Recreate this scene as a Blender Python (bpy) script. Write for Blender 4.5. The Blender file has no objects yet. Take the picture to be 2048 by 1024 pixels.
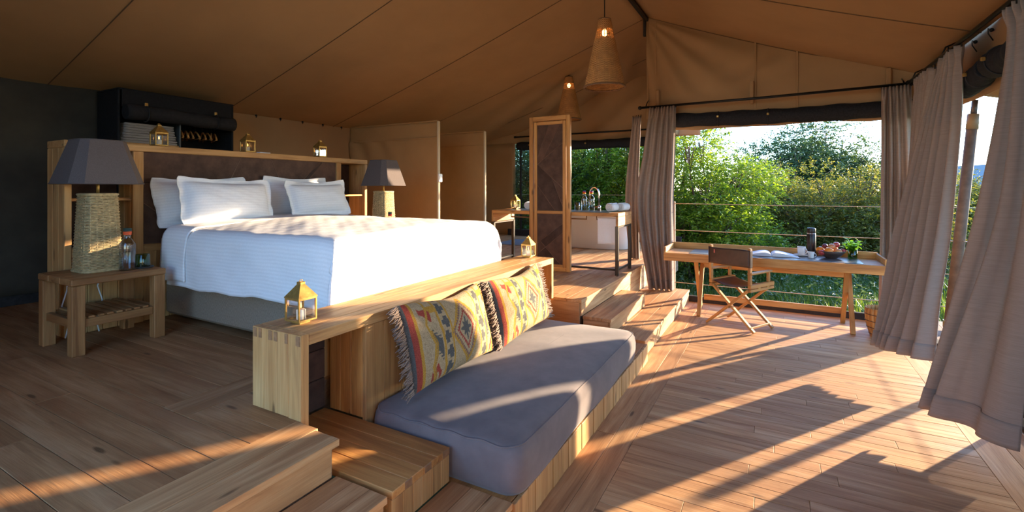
import bpy, bmesh, math, random
import numpy as np
from mathutils import Vector, Matrix, Euler

# ------------------------------------------------------------------ camera, sky, sun, exposure
SC = bpy.context.scene
COL = SC.collection
H = 1.6                                   # eye height above the lower deck; X runs along the headboard, Y from deck to headboard
cam_data = bpy.data.cameras.new('camera')
cam = bpy.data.objects.new('camera', cam_data)
COL.objects.link(cam)
cam.location = (0, 0, H)
cam.rotation_euler = (math.radians(90), 0, math.radians(28.8 - 90))
cam_data.sensor_width = 36
cam_data.lens = 966 / 2048 * 36
cam_data.shift_y = -136 / 2048
cam_data.clip_start = 0.05
cam_data.clip_end = 500
SC.camera = cam

SUN_EL = math.radians(10.3)
SUN_AZ = math.radians(-33.5)
SUN_DIR = Vector((math.cos(SUN_EL) * math.cos(SUN_AZ), math.cos(SUN_EL) * math.sin(SUN_AZ), math.sin(SUN_EL)))
world = bpy.data.worlds.new('world')
SC.world = world
world.use_nodes = True
wn, wl = world.node_tree.nodes, world.node_tree.links
wn.clear()
w_out = wn.new('ShaderNodeOutputWorld')
w_bg = wn.new('ShaderNodeBackground')
w_sky = wn.new('ShaderNodeTexSky')
w_sky.sky_type = 'NISHITA'
w_sky.sun_disc = False
w_sky.sun_elevation = math.radians(14)
w_sky.sun_rotation = math.radians(90) - SUN_AZ
w_sky.altitude = 1500
w_sky.air_density = 1.2
w_sky.dust_density = 0.9
w_sky.ozone_density = 5.0
w_bg.inputs['Strength'].default_value = 1.42
wl.new(w_sky.outputs[0], w_bg.inputs['Color'])
wl.new(w_bg.outputs[0], w_out.inputs['Surface'])

sun_data = bpy.data.lights.new('sun', 'SUN')
sun = bpy.data.objects.new('sun', sun_data)
COL.objects.link(sun)
sun.rotation_euler = SUN_DIR.to_track_quat('Z', 'Y').to_euler()
sun.location = (20, -14, 8)
sun_data.energy = 26.0
sun_data.angle = math.radians(0.7)
sun_data.color = (1.0, 0.77, 0.51)

SC.view_settings.view_transform = 'Standard'
SC.view_settings.look = 'None'
SC.view_settings.gamma = 1.0
SC.view_settings.use_curve_mapping = False
SC.view_settings.exposure = 0.0

# ------------------------------------------------------------------ helpers: materials
RND = random.Random(11)
PI = math.pi
MATS = {}

def new_mat(name):
    m = bpy.data.materials.new(name)
    m.use_nodes = True
    nt = m.node_tree
    return m, nt, nt.nodes['Principled BSDF'], nt.nodes['Material Output']

def N(nt, kind, **kw):
    n = nt.nodes.new(kind)
    for k, v in kw.items():
        if k in n.inputs.keys():
            n.inputs[k].default_value = v
        else:
            setattr(n, k, v)
    return n

def L(nt, a, b):
    nt.links.new(a, b)

def ramp(nt, fac, stops):
    r = nt.nodes.new('ShaderNodeValToRGB')
    e = r.color_ramp.elements
    e[0].position, e[0].color = stops[0][0], (*stops[0][1], 1)
    e[1].position, e[1].color = stops[-1][0], (*stops[-1][1], 1)
    for p, c in stops[1:-1]:
        x = e.new(p)
        x.color = (*c, 1)
    L(nt, fac, r.inputs[0])
    return r.outputs[0]

def mixc(nt, mode, fac, a, b):
    m = nt.nodes.new('ShaderNodeMix')
    m.data_type = 'RGBA'
    m.blend_type = mode
    for sock, v in ((m.inputs[0], fac), (m.inputs[6], a), (m.inputs[7], b)):
        if hasattr(v, 'links'):
            L(nt, v, sock)
        elif isinstance(v, (int, float)):
            sock.default_value = v
        else:
            sock.default_value = (*v, 1)
    return m.outputs[2]

def math_n(nt, op, a, b=None, c=None):
    m = nt.nodes.new('ShaderNodeMath')
    m.operation = op
    for s, v in zip(m.inputs, (a, b, c)):
        if v is None:
            continue
        if hasattr(v, 'links'):
            L(nt, v, s)
        else:
            s.default_value = v
    return m.outputs[0]

def coords(nt, scale, rnd=True):
    tc = nt.nodes.new('ShaderNodeTexCoord')
    out = tc.outputs['Object']
    if rnd:
        oi = nt.nodes.new('ShaderNodeObjectInfo')
        mul = N(nt, 'ShaderNodeVectorMath', operation='SCALE')
        mul.inputs[0].default_value = (37.0, 53.0, 71.0)
        L(nt, oi.outputs['Random'], mul.inputs['Scale'])
        add = N(nt, 'ShaderNodeVectorMath', operation='ADD')
        L(nt, out, add.inputs[0])
        L(nt, mul.outputs[0], add.inputs[1])
        out = add.outputs[0]
    m = N(nt, 'ShaderNodeVectorMath', operation='MULTIPLY')
    m.inputs[1].default_value = scale
    L(nt, out, m.inputs[0])
    return m.outputs[0]

def noise_n(nt, vec, scale=1.0, detail=4.0, rough=0.55, dist=0.0):
    n = N(nt, 'ShaderNodeTexNoise', Scale=scale, Detail=detail, Roughness=rough, Distortion=dist)
    L(nt, vec, n.inputs['Vector'])
    return n.outputs[0]

def bump(nt, bsdf, height, strength=0.2, dist=0.01):
    b = N(nt, 'ShaderNodeBump', Strength=strength, Distance=dist)
    L(nt, height, b.inputs['Height'])
    L(nt, b.outputs[0], bsdf.inputs['Normal'])

WOODS = {   # dark grain, mid, light, blotch, blotch amount, roughness
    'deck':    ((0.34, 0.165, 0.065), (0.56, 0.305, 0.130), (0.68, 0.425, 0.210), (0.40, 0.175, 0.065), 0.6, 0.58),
    'platform': ((0.25, 0.115, 0.045), (0.40, 0.205, 0.085), (0.50, 0.29, 0.14), (0.26, 0.105, 0.04), 0.7, 0.5),  # browner boards, tone also lowered to paint in the dim left side
    'bench':   ((0.31, 0.155, 0.062), (0.51, 0.285, 0.108), (0.60, 0.365, 0.160), (0.38, 0.165, 0.055), 0.45, 0.5),
    'honey':   ((0.30, 0.13, 0.045), (0.54, 0.26, 0.078), (0.66, 0.36, 0.12), (0.41, 0.16, 0.045), 0.5, 0.5),
    'stand':   ((0.20, 0.085, 0.03), (0.35, 0.17, 0.065), (0.43, 0.23, 0.095), (0.23, 0.09, 0.03), 0.5, 0.35),
    'desk':    ((0.30, 0.13, 0.045), (0.55, 0.27, 0.080), (0.66, 0.37, 0.125), (0.40, 0.16, 0.045), 0.4, 0.5),
    'old':     ((0.16, 0.09, 0.055), (0.27, 0.17, 0.11), (0.36, 0.25, 0.17), (0.18, 0.10, 0.06), 0.5, 0.7),
}

def wood(kind, axis):
    key = ('wood', kind, axis)
    if key in MATS:
        return MATS[key]
    dark, mid, light, blot, amount, rough = WOODS[kind]
    m, nt, b, _ = new_mat('%s_wood_%s' % (kind, axis))
    def sc(along, across):
        return tuple(along if a == axis else across for a in 'xyz')
    g = noise_n(nt, coords(nt, sc(1.1, 13)), 1.0, 5, 0.6, 0.8)
    f = noise_n(nt, coords(nt, sc(3.0, 120)), 1.0, 3, 0.6)
    c = ramp(nt, g, [(0.28, dark), (0.5, mid), (0.72, light)])
    c = mixc(nt, 'MULTIPLY', 0.5, c, ramp(nt, f, [(0.3, (0.62, 0.55, 0.5)), (0.65, (1.05, 1.05, 1.05))]))
    bl = noise_n(nt, coords(nt, sc(1.6, 6)), 1.0, 3, 0.55, 0.4)
    blf = ramp(nt, bl, [(0.46, (0, 0, 0)), (0.72, (amount,) * 3)])
    c = mixc(nt, 'MIX', blf, c, blot)
    vo = nt.nodes.new('ShaderNodeTexVoronoi')
    vo.inputs['Scale'].default_value = 1.0
    L(nt, coords(nt, sc(2.1, 9)), vo.inputs['Vector'])
    kn = ramp(nt, vo.outputs['Distance'], [(0.07, (0.85,) * 3), (0.13, (0, 0, 0))])
    c = mixc(nt, 'MIX', kn, c, tuple(0.45 * x for x in dark))
    oi = nt.nodes.new('ShaderNodeObjectInfo')
    tone = ramp(nt, oi.outputs['Random'], [(0.0, (0.87, 0.85, 0.83)), (0.5, (1.0, 0.98, 0.96)), (1.0, (1.08, 1.09, 1.10))])
    c = mixc(nt, 'MULTIPLY', 1.0, c, tone)
    L(nt, c, b.inputs['Base Color'])
    L(nt, ramp(nt, g, [(0.3, (rough + 0.14,) * 3), (0.7, (rough,) * 3)]), b.inputs['Roughness'])
    b.inputs['Specular IOR Level'].default_value = 0.28
    bump(nt, b, f, 0.25, 0.004)
    MATS[key] = m
    return m

def wood_for(kind, size):
    return wood(kind, 'xyz'[max(range(3), key=lambda i: size[i])])

def plain(name, col, rough=0.5, metal=0.0, spec=0.5, var=0.0, scale=8.0, bump_s=0.0, bump_scale=120.0):
    if name in MATS:
        return MATS[name]
    m, nt, b, _ = new_mat(name)
    b.inputs['Base Color'].default_value = (*col, 1)
    b.inputs['Roughness'].default_value = rough
    b.inputs['Metallic'].default_value = metal
    b.inputs['Specular IOR Level'].default_value = spec
    if var:
        f = noise_n(nt, coords(nt, (scale,) * 3), 1.0, 4, 0.6)
        c = ramp(nt, f, [(0.3, tuple(x * (1 - var) for x in col)), (0.7, tuple(min(1, x * (1 + var)) for x in col))])
        L(nt, c, b.inputs['Base Color'])
    if bump_s:
        bump(nt, b, noise_n(nt, coords(nt, (bump_scale,) * 3), 1.0, 2, 0.6), bump_s, 0.004)
    MATS[name] = m
    return m

def cloth(name, col, trans=0.0, weave=(60, 60, 700), var=0.12, rough=0.9, stripe=None, bump_s=0.15, tcol=None, sheen=0.0):
    """woven fabric; trans lets light through; stripe = (axis, frequency, depth) is a self-coloured satin stripe"""
    if name in MATS:
        return MATS[name]
    m, nt, b, out = new_mat(name)
    f = noise_n(nt, coords(nt, weave, False), 1.0, 3, 0.6)
    c = ramp(nt, f, [(0.3, tuple(x * (1 - var) for x in col)), (0.7, tuple(min(1, x * (1 + var)) for x in col))])
    h = f
    if stripe:
        attr = N(nt, 'ShaderNodeAttribute', attribute_name='stripe')
        s = math_n(nt, 'SINE', math_n(nt, 'MULTIPLY', attr.outputs['Fac'], stripe[0]))
        c = mixc(nt, 'MULTIPLY', 1.0, c, ramp(nt, math_n(nt, 'MULTIPLY_ADD', s, 0.5, 0.5), [(0.35, (1 - stripe[1],) * 3), (0.65, (1, 1, 1))]))
        h = math_n(nt, 'MULTIPLY_ADD', s, 0.6, f)
    L(nt, c, b.inputs['Base Color'])
    b.inputs['Roughness'].default_value = rough
    b.inputs['Specular IOR Level'].default_value = 0.15
    b.inputs['Sheen Weight'].default_value = sheen
    bump(nt, b, h, bump_s, 0.004)
    if trans:
        t = nt.nodes.new('ShaderNodeBsdfTranslucent')
        if tcol:
            t.inputs[0].default_value = (*tcol, 1)
        else:
            L(nt, c, t.inputs[0])
        mx = N(nt, 'ShaderNodeMixShader')
        mx.inputs[0].default_value = trans
        L(nt, b.outputs[0], mx.inputs[1])
        L(nt, t.outputs[0], mx.inputs[2])
        L(nt, mx.outputs[0], out.inputs[0])
    MATS[name] = m
    return m

def glass(name, col=(1, 1, 1), alpha=0.12, rough=0.03):
    """thin clear glass: mostly transparent with a glossy coat, so light still passes"""
    if name in MATS:
        return MATS[name]
    m, nt, b, out = new_mat(name)
    tr = N(nt, 'ShaderNodeBsdfTransparent')
    tr.inputs[0].default_value = (*col, 1)
    gl = N(nt, 'ShaderNodeBsdfGlossy')
    gl.inputs['Roughness'].default_value = rough
    lw = N(nt, 'ShaderNodeLayerWeight', Blend=0.25)
    fac = math_n(nt, 'MULTIPLY_ADD', lw.outputs['Facing'], 0.55, alpha * 0.4)
    mx = N(nt, 'ShaderNodeMixShader')
    L(nt, fac, mx.inputs[0])
    L(nt, tr.outputs[0], mx.inputs[1])
    L(nt, gl.outputs[0], mx.inputs[2])
    L(nt, mx.outputs[0], out.inputs[0])
    MATS[name] = m
    return m

def emit(name, col, strength):
    if name in MATS:
        return MATS[name]
    m, nt, b, out = new_mat(name)
    e = N(nt, 'ShaderNodeEmission')
    e.inputs[0].default_value = (*col, 1)
    e.inputs[1].default_value = strength
    L(nt, e.outputs[0], out.inputs[0])
    MATS[name] = m
    return m

# ------------------------------------------------------------------ helpers: geometry
def _box_topology():
    idx = {}
    sg = [(x, y, z) for x in (-1, 1) for y in (-1, 1) for z in (-1, 1)]
    for s in sg:
        for a in range(3):
            idx[s, a] = len(idx)
    def pos(s, a):
        return Vector([s[i] * (1.0 if i == a else 0.8) for i in range(3)])
    P = {idx[k]: pos(*k) for k in idx}
    faces = []
    for a in range(3):
        o = [i for i in range(3) if i != a]
        for q in (-1, 1):
            f = []
            for u, v in ((-1, -1), (1, -1), (1, 1), (-1, 1)):
                s = [0, 0, 0]
                s[a] = q; s[o[0]] = u; s[o[1]] = v
                f.append(idx[tuple(s), a])
            faces.append(f)
    for a in range(3):
        o = [i for i in range(3) if i != a]
        for u in (-1, 1):
            for v in (-1, 1):
                s0 = [0, 0, 0]; s0[o[0]] = u; s0[o[1]] = v; s1 = list(s0)
                s0[a] = -1; s1[a] = 1
                faces.append([idx[tuple(s0), o[0]], idx[tuple(s1), o[0]], idx[tuple(s1), o[1]], idx[tuple(s0), o[1]]])
    for s in sg:
        faces.append([idx[s, a] for a in range(3)])
    out = []
    for f in faces:
        c = sum((P[i] for i in f), Vector()) / len(f)
        n = (P[f[1]] - P[f[0]]).cross(P[f[2]] - P[f[1]])
        out.append(f if n.dot(c) > 0 else f[::-1])
    order = sorted(idx, key=lambda k: idx[k])
    return order, out
BOX_ORDER, BOX_FACES = _box_topology()

class MB:
    def __init__(s):
        s.v, s.f, s.sm = [], [], []
        s.stripe = None
        s.cols = None
    def add(s, verts, faces, smooth=False):
        o = len(s.v)
        s.v.extend([tuple(p) for p in verts])
        s.f.extend([tuple(i + o for i in f) for f in faces])
        s.sm.extend([smooth] * len(faces))
        return s
    def box(s, c, size, rot=None, b=0.003):
        h = [x / 2 for x in size]
        b = min(b, min(h) * 0.6)
        c = Vector(c)
        M = rot.to_3x3() if isinstance(rot, Matrix) else (Euler(rot).to_matrix() if rot else None)
        vs = []
        for sg, a in BOX_ORDER:
            p = Vector([sg[i] * (h[i] if i == a else h[i] - b) for i in range(3)])
            vs.append(c + (M @ p if M else p))
        return s.add(vs, BOX_FACES)
    def bar(s, p0, p1, w, d, up=(0, 0, 1), b=0.003):
        """square bar from p0 to p1, w wide along 'side', d along 'up'"""
        p0, p1 = Vector(p0), Vector(p1)
        z = (p1 - p0).normalized()
        x = Vector(up).cross(z)
        if x.length < 1e-4:
            x = Vector((1, 0, 0)).cross(z)
        x.normalize()
        y = z.cross(x)
        M = Matrix((x, y, z)).transposed()
        return s.box((p0 + p1) / 2, (w, d, (p1 - p0).length), M.to_4x4(), b)
    def tube(s, pts, r, n=8, cap=True, closed=False):
        pts = [Vector(p) for p in pts]
        m = len(pts)
        rs = r if isinstance(r, (list, tuple)) else [r] * m
        prev = None
        vs = []
        for i, p in enumerate(pts):
            if closed:
                t = pts[(i + 1) % m] - pts[i - 1]
            else:
                t = pts[min(i + 1, m - 1)] - pts[max(i - 1, 0)]
            t.normalize()
            if prev is None:
                a = Vector((0, 0, 1)) if abs(t.z) < 0.9 else Vector((1, 0, 0))
                x = a.cross(t).normalized()
            else:
                x = (prev - t * prev.dot(t)).normalized()
            prev = x
            y = t.cross(x)
            for k in range(n):
                a = 2 * PI * k / n
                vs.append(p + (x * math.cos(a) + y * math.sin(a)) * rs[i])
        fs = []
        for i in range(m if closed else m - 1):
            j = (i + 1) % m
            for k in range(n):
                k2 = (k + 1) % n
                fs.append((i * n + k, i * n + k2, j * n + k2, j * n + k))
        s.add(vs, fs, True)
        if cap and not closed:
            o = len(s.v) - len(vs)
            s.f.append(tuple(o + k for k in reversed(range(n)))); s.sm.append(False)
            s.f.append(tuple(o + (m - 1) * n + k for k in range(n))); s.sm.append(False)
        return s
    def lathe(s, prof, n=24, c=(0, 0, 0), smooth=True, squash=None):
        vs, fs = [], []
        for r, z in prof:
            for k in range(n):
                a = 2 * PI * k / n
                vs.append((c[0] + r * math.cos(a), c[1] + r * math.sin(a) * (squash or 1), c[2] + z))
        for i in range(len(prof) - 1):
            for k in range(n):
                k2 = (k + 1) % n
                fs.append((i * n + k, i * n + k2, (i + 1) * n + k2, (i + 1) * n + k))
        s.add(vs, fs, smooth)
        o = len(s.v) - len(vs)
        if prof[0][0] > 1e-4:
            s.f.append(tuple(o + k for k in reversed(range(n)))); s.sm.append(False)
        if prof[-1][0] > 1e-4:
            s.f.append(tuple(o + (len(prof) - 1) * n + k for k in range(n))); s.sm.append(False)
        return s
    def ball(s, c, r, n=14, m=9, sc=(1, 1, 1), dent=0.0):
        prof = []
        vs, fs = [], []
        for i in range(m + 1):
            t = PI * i / m
            rr = math.sin(t)
            z = -math.cos(t)
            if dent:
                z -= dent * math.exp(-(rr / 0.35) ** 2) * (1 if z > 0 else -0.6)
            for k in range(n):
                a = 2 * PI * k / n
                vs.append((c[0] + r * sc[0] * rr * math.cos(a), c[1] + r * sc[1] * rr * math.sin(a), c[2] + r * sc[2] * z))
        for i in range(m):
            for k in range(n):
                k2 = (k + 1) % n
                fs.append((i * n + k, i * n + k2, (i + 1) * n + k2, (i + 1) * n + k))
        return s.add(vs, fs, True)
    def grid(s, P, smooth=True, wrap=False):
        """P: array (nu, nv, 3)"""
        nu, nv = P.shape[:2]
        fs = []
        for i in range(nu if wrap else nu - 1):
            i2 = (i + 1) % nu
            for j in range(nv - 1):
                fs.append((i * nv + j, i2 * nv + j, i2 * nv + j + 1, i * nv + j + 1))
        return s.add(P.reshape(-1, 3).tolist(), fs, smooth)
    def prism(s, poly, frame, t, b=0.0):
        """poly: 2D points (counter-clockwise), frame(u, v, w) -> 3D, extruded from w=0 to w=t with a chamfer b on the outer rim"""
        n = len(poly)
        cx = sum(p[0] for p in poly) / n; cy = sum(p[1] for p in poly) / n
        def ins(p):
            d = math.hypot(p[0] - cx, p[1] - cy) or 1
            k = max(0.0, 1 - b / d)
            return (cx + (p[0] - cx) * k, cy + (p[1] - cy) * k)
        rings = [[frame(p[0], p[1], 0) for p in poly], [frame(p[0], p[1], t - b) for p in poly]]
        if b:
            rings.append([frame(*ins(p), t) for p in poly])
        vs = [p for r in rings for p in r]
        fs = []
        for i in range(len(rings) - 1):
            for k in range(n):
                k2 = (k + 1) % n
                fs.append((i * n + k, i * n + k2, (i + 1) * n + k2, (i + 1) * n + k))
        fs.append(tuple(reversed(range(n))))
        fs.append(tuple((len(rings) - 1) * n + k for k in range(n)))
        return s.add(vs, fs)
    def mesh(s, name, mat):
        me = bpy.data.meshes.new(name)
        me.from_pydata(s.v, [], s.f)
        me.polygons.foreach_set('use_smooth', s.sm)
        if mat:
            me.materials.append(mat)
        if s.stripe is not None:
            at = me.attributes.new('stripe', 'FLOAT', 'POINT')
            at.data.foreach_set('value', np.asarray(s.stripe, dtype=np.float32))
        if s.cols is not None:
            at = me.attributes.new('pattern', 'FLOAT_COLOR', 'POINT')
            at.data.foreach_set('color', np.asarray(s.cols, dtype=np.float32).ravel())
        me.update()
        return me
    def build(s, name, mat, parent=None, loc=(0, 0, 0), rot=(0, 0, 0), label=None, fix=False):
        me = s.mesh(name, mat)
        if fix:
            bm = bmesh.new(); bm.from_mesh(me)
            bmesh.ops.recalc_face_normals(bm, faces=bm.faces)
            bm.to_mesh(me); bm.free()
        o = bpy.data.objects.new(name, me)
        COL.objects.link(o)
        o.location = loc
        o.rotation_euler = rot
        if parent:
            o.parent = parent
        if label:
            o['label'] = label
        return o

def tag(o, label, cat, group=None):
    o['label'] = label
    o['category'] = cat
    if group:
        o['group'] = group
    return o

def thing(name, label, cat, loc=(0, 0, 0), rz=0.0, group=None, rot=None):
    o = bpy.data.objects.new(name, None)
    COL.objects.link(o)
    o.empty_display_size = 0.1
    o.location = loc
    o.rotation_euler = rot or (0, 0, rz)
    return tag(o, label, cat, group)

def structure(name, label=None, loc=(0, 0, 0)):
    o = bpy.data.objects.new(name, None)
    COL.objects.link(o)
    o.location = loc
    o['kind'] = 'structure'
    if label:
        o['label'] = label
    return o

def part(parent, name, kind, c, size, b=0.003, rot=None, label=None, mat=None):
    """one box part whose own origin is its centre (so its grain is its own)"""
    m = MB().box((0, 0, 0), size, None, b)
    r = (0, 0, 0)
    if rot is not None:
        r = rot.to_euler() if isinstance(rot, Matrix) else rot
    return m.build(name, mat or wood_for(kind, size), parent, c, r, label)

def barpart(parent, name, kind, p0, p1, w, d, up=(0, 0, 1), b=0.003, mat=None, label=None):
    p0, p1 = Vector(p0), Vector(p1)
    z = (p1 - p0).normalized()
    x = Vector(up).cross(z)
    if x.length < 1e-4:
        x = Vector((1, 0, 0)).cross(z)
    x.normalize()
    y = z.cross(x)
    M = Matrix((x, y, z)).transposed()
    o = MB().box((0, 0, 0), (w, d, (p1 - p0).length), None, b).build(name, mat or wood(kind, 'z'), parent, (p0 + p1) / 2, M.to_euler(), label)
    return o

def copy_tree(o, parent=None):
    c = o.copy()
    COL.objects.link(c)
    if parent:
        c.parent = parent
    for ch in list(o.children):
        copy_tree(ch, c)
    return c

def planks(parent, kind, x0, x1, y0, y1, z, along, width, th=0.03, gap=0.0022, joints=None, rnd=None, name='plank'):
    """lays planks over a rectangle at top height z; along = 'x' or 'y'; joints = mean plank length"""
    rnd = rnd or RND
    a0, a1 = (y0, y1) if along == 'x' else (x0, x1)
    b0, b1 = (x0, x1) if along == 'x' else (y0, y1)
    n = max(1, round((a1 - a0) / width))
    w = (a1 - a0) / n
    for i in range(n):
        c = a0 + (i + 0.5) * w
        cuts = [b0]
        if joints:
            p = b0 + rnd.uniform(0.25, 1.0) * joints
            while p < b1 - 0.3:
                cuts.append(p)
                p += rnd.uniform(0.7, 1.25) * joints
        cuts.append(b1)
        for p, q in zip(cuts, cuts[1:]):
            dz = rnd.uniform(-0.0008, 0.0004)
            ln = q - p - 0.0018
            m = (p + q) / 2
            if along == 'x':
                part(parent, name, kind, (m, c, z - th / 2 + dz), (ln, w - gap, th), 0.0014)
            else:
                part(parent, name, kind, (c, m, z - th / 2 + dz), (w - gap, ln, th), 0.0014)

def fbm(p, seed=0):
    """cheap smooth 2-D noise on arrays"""
    x, y = p
    rs = np.random.RandomState(seed)
    out = np.zeros_like(x)
    for k in range(7):
        fx, fy, ph = rs.uniform(0.5, 1.0 + k), rs.uniform(0.5, 1.0 + k), rs.uniform(0, 6.28)
        sx, sy = rs.choice([-1, 1]), rs.choice([-1, 1])
        out += np.sin(sx * fx * x * 2 + sy * fy * y * 2 + ph) / (1 + 0.5 * k)
    return out / 3.0

def split_polys(rect, lines):
    """cuts a rectangle by segments' infinite lines, each optionally only where a test holds: returns convex polygons"""
    polys = [rect]
    for (ax, ay, bx, by, test) in lines:
        nx, ny = by - ay, ax - bx
        out = []
        for P in polys:
            cx = sum(p[0] for p in P) / len(P); cy = sum(p[1] for p in P) / len(P)
            if test and not test(cx, cy):
                out.append(P); continue
            d = [(p[0] - ax) * nx + (p[1] - ay) * ny for p in P]
            if min(d) > -1e-6 or max(d) < 1e-6:
                out.append(P); continue
            A, B = [], []
            for i in range(len(P)):
                p, q, dp, dq = P[i], P[(i + 1) % len(P)], d[i], d[(i + 1) % len(P)]
                (A if dp >= 0 else B).append(p)
                if (dp > 0) != (dq > 0) and abs(dp - dq) > 1e-9:
                    t = dp / (dp - dq)
                    m = (p[0] + (q[0] - p[0]) * t, p[1] + (q[1] - p[1]) * t)
                    A.append(m); B.append(m)
            out += [x for x in (A, B) if len(x) > 2]
        polys = out
    return polys

def inset_poly(P, g):
    n = len(P)
    cx = sum(p[0] for p in P) / n; cy = sum(p[1] for p in P) / n
    out = []
    for p in P:
        d = math.hypot(p[0] - cx, p[1] - cy)
        k = max(0.2, 1 - g / d)
        out.append((cx + (p[0] - cx) * k, cy + (p[1] - cy) * k))
    return out

def ccw(P):
    a = sum(P[i][0] * P[(i + 1) % len(P)][1] - P[(i + 1) % len(P)][0] * P[i][1] for i in range(len(P)))
    return P if a > 0 else P[::-1]

BLACK = plain('black_metal', (0.015, 0.014, 0.013), 0.4, 0.6)
BRASS = plain('brass', (0.42, 0.26, 0.075), 0.42, 0.75, var=0.25, scale=40)
IRON = plain('dark_iron', (0.05, 0.045, 0.04), 0.35, 0.9)
CHROME = plain('chrome', (0.75, 0.75, 0.77), 0.12, 1.0)
LEATHER = plain('brown_leather', (0.088, 0.050, 0.036), 0.75, 0, 0.15, var=0.3, scale=9, bump_s=0.25, bump_scale=160)
LEATHER2 = plain('dark_brown_leather', (0.062, 0.036, 0.027), 0.75, 0, 0.15, var=0.3, scale=9, bump_s=0.25, bump_scale=160)
LEATHER3 = plain('red_brown_leather', (0.105, 0.057, 0.040), 0.75, 0, 0.15, var=0.3, scale=9, bump_s=0.25, bump_scale=160)
SEAM = plain('stitched_seam', (0.17, 0.09, 0.06), 0.7)
CANVAS = cloth('tent_canvas', (0.37, 0.225, 0.112), 0.0, (2, 2, 2), 0.06, 0.9, bump_s=0.02)
CANVAS_D = cloth('dark_canvas', (0.035, 0.032, 0.032), 0.0, (30, 30, 30), 0.2, 0.85)
PART_C = cloth('partition_canvas', (0.40, 0.235, 0.105), 0.08, (3, 3, 3), 0.06, 0.9, bump_s=0.03)
CURT = cloth('curtain_linen', (0.345, 0.272, 0.228), 0.16, (9, 9, 240), 0.12, 0.95, bump_s=0.04)
DARKMESH = cloth('blind_mesh', (0.022, 0.022, 0.025), 0.0, (60, 60, 60), 0.3, 0.8)
WHITE_L = cloth('white_linen', (0.80, 0.80, 0.82), 0.0, (90, 90, 90), 0.03, 0.85, stripe=(2 * PI / 0.024, 0.05), bump_s=0.10)
TOWEL = cloth('towel_terry', (0.78, 0.72, 0.69), 0.0, (300, 300, 300), 0.12, 0.95, bump_s=0.5)
GLASS = glass('clear_glass')
FLAME = emit('candle_flame', (1.0, 0.42, 0.08), 9.0)
WAX = plain('candle_wax', (0.80, 0.72, 0.60), 0.5)

# ------------------------------------------------------------------ the setting: decks, steps, tent
PZ = 0.5                     # raised platform
RIDGE_Y, RIDGE_Z = 1.69, 4.12
EAVE_L, EAVE_LZ = 6.3, 2.61
EAVE_R, EAVE_RZ = -1.5, 2.91
GX = 7.2                     # gable wall by the desk
BX = 9.9                     # far bathroom wall
def roof_z(y):
    return RIDGE_Z - (y - RIDGE_Y) * (RIDGE_Z - EAVE_LZ) / (EAVE_L - RIDGE_Y) if y > RIDGE_Y else RIDGE_Z - (RIDGE_Y - y) * (RIDGE_Z - EAVE_RZ) / (RIDGE_Y - EAVE_R)

deck = structure('floor', 'lower deck of pale honey boards in front of the steps')
planks(deck, 'deck', -1.4, 7.2, -1.06, 0.80, 0.0, 'y', 0.105, joints=1.5)
for y0, y1 in ((0.80, 0.925), (0.925, 1.112)):
    planks(deck, 'deck', -1.4, 7.2, y0, y1, 0.0, 'x', y1 - y0, joints=2.6)
for y0, y1 in ((-1.23, -1.06), (-1.40, -1.23)):
    planks(deck, 'deck', -1.4, 7.2, y0, y1, 0.0, 'x', 0.17, joints=2.4)
part(deck, 'underframe', 'old', (2.9, 0.0, -0.055), (8.7, 2.9, 0.04))

def deck_slab(o, x0, x1, y0, y1, z0, z1):
    part(o, 'underframe', 'old', ((x0 + x1) / 2, (y0 + y1) / 2, (z0 + z1) / 2), (x1 - x0, y1 - y0, z1 - z0))

plat = structure('floor', 'raised bedroom platform of wide brown boards')
deck_slab(plat, -1.5, 1.48, 1.715, 6.3, -0.02, PZ - 0.032)
deck_slab(plat, 1.48, 4.5, 2.35, 6.3, -0.02, PZ - 0.032)
deck_slab(plat, 4.5, BX, 1.715, 6.3, -0.02, PZ - 0.032)
# nosing boards along the step edge, then the field of boards running towards the headboard
for y0, y1, xe in ((1.684, 1.84, 1.494), (1.84, 1.99, 1.509)):
    planks(plat, 'deck', -1.5, xe, y0, y1, PZ, 'x', 0.15, joints=2.8)
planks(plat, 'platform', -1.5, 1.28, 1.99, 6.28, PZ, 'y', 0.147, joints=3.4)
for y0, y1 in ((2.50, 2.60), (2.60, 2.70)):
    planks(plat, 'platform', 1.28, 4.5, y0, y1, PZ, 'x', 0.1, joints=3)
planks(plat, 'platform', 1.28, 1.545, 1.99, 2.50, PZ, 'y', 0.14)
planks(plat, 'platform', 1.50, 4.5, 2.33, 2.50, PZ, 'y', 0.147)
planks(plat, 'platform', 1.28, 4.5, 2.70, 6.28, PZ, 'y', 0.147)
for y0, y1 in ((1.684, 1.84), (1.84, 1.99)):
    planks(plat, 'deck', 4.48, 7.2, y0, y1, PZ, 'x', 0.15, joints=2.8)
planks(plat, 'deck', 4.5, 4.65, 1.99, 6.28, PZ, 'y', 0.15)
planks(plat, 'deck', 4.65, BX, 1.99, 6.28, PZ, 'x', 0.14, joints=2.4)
planks(plat, 'deck', 7.2, BX, 1.684, 1.99, PZ, 'x', 0.15)
def riser(o, p0, p1, z0, z1, kind='deck'):
    (xa, ya), (xb, yb) = p0, p1
    n = 2 if abs(xb - xa) + abs(yb - ya) > 2 else 1
    for i in range(n):
        xs, xe = xa + (xb - xa) * i / n, xa + (xb - xa) * (i + 1) / n
        ys, ye = ya + (yb - ya) * i / n, ya + (yb - ya) * (i + 1) / n
        part(o, 'riser', kind, ((xs + xe) / 2, (ys + ye) / 2, (z0 + z1) / 2), (max(abs(xe - xs) - 0.002, 0.022), max(abs(ye - ys) - 0.002, 0.022), z1 - z0 - 0.002))
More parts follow.
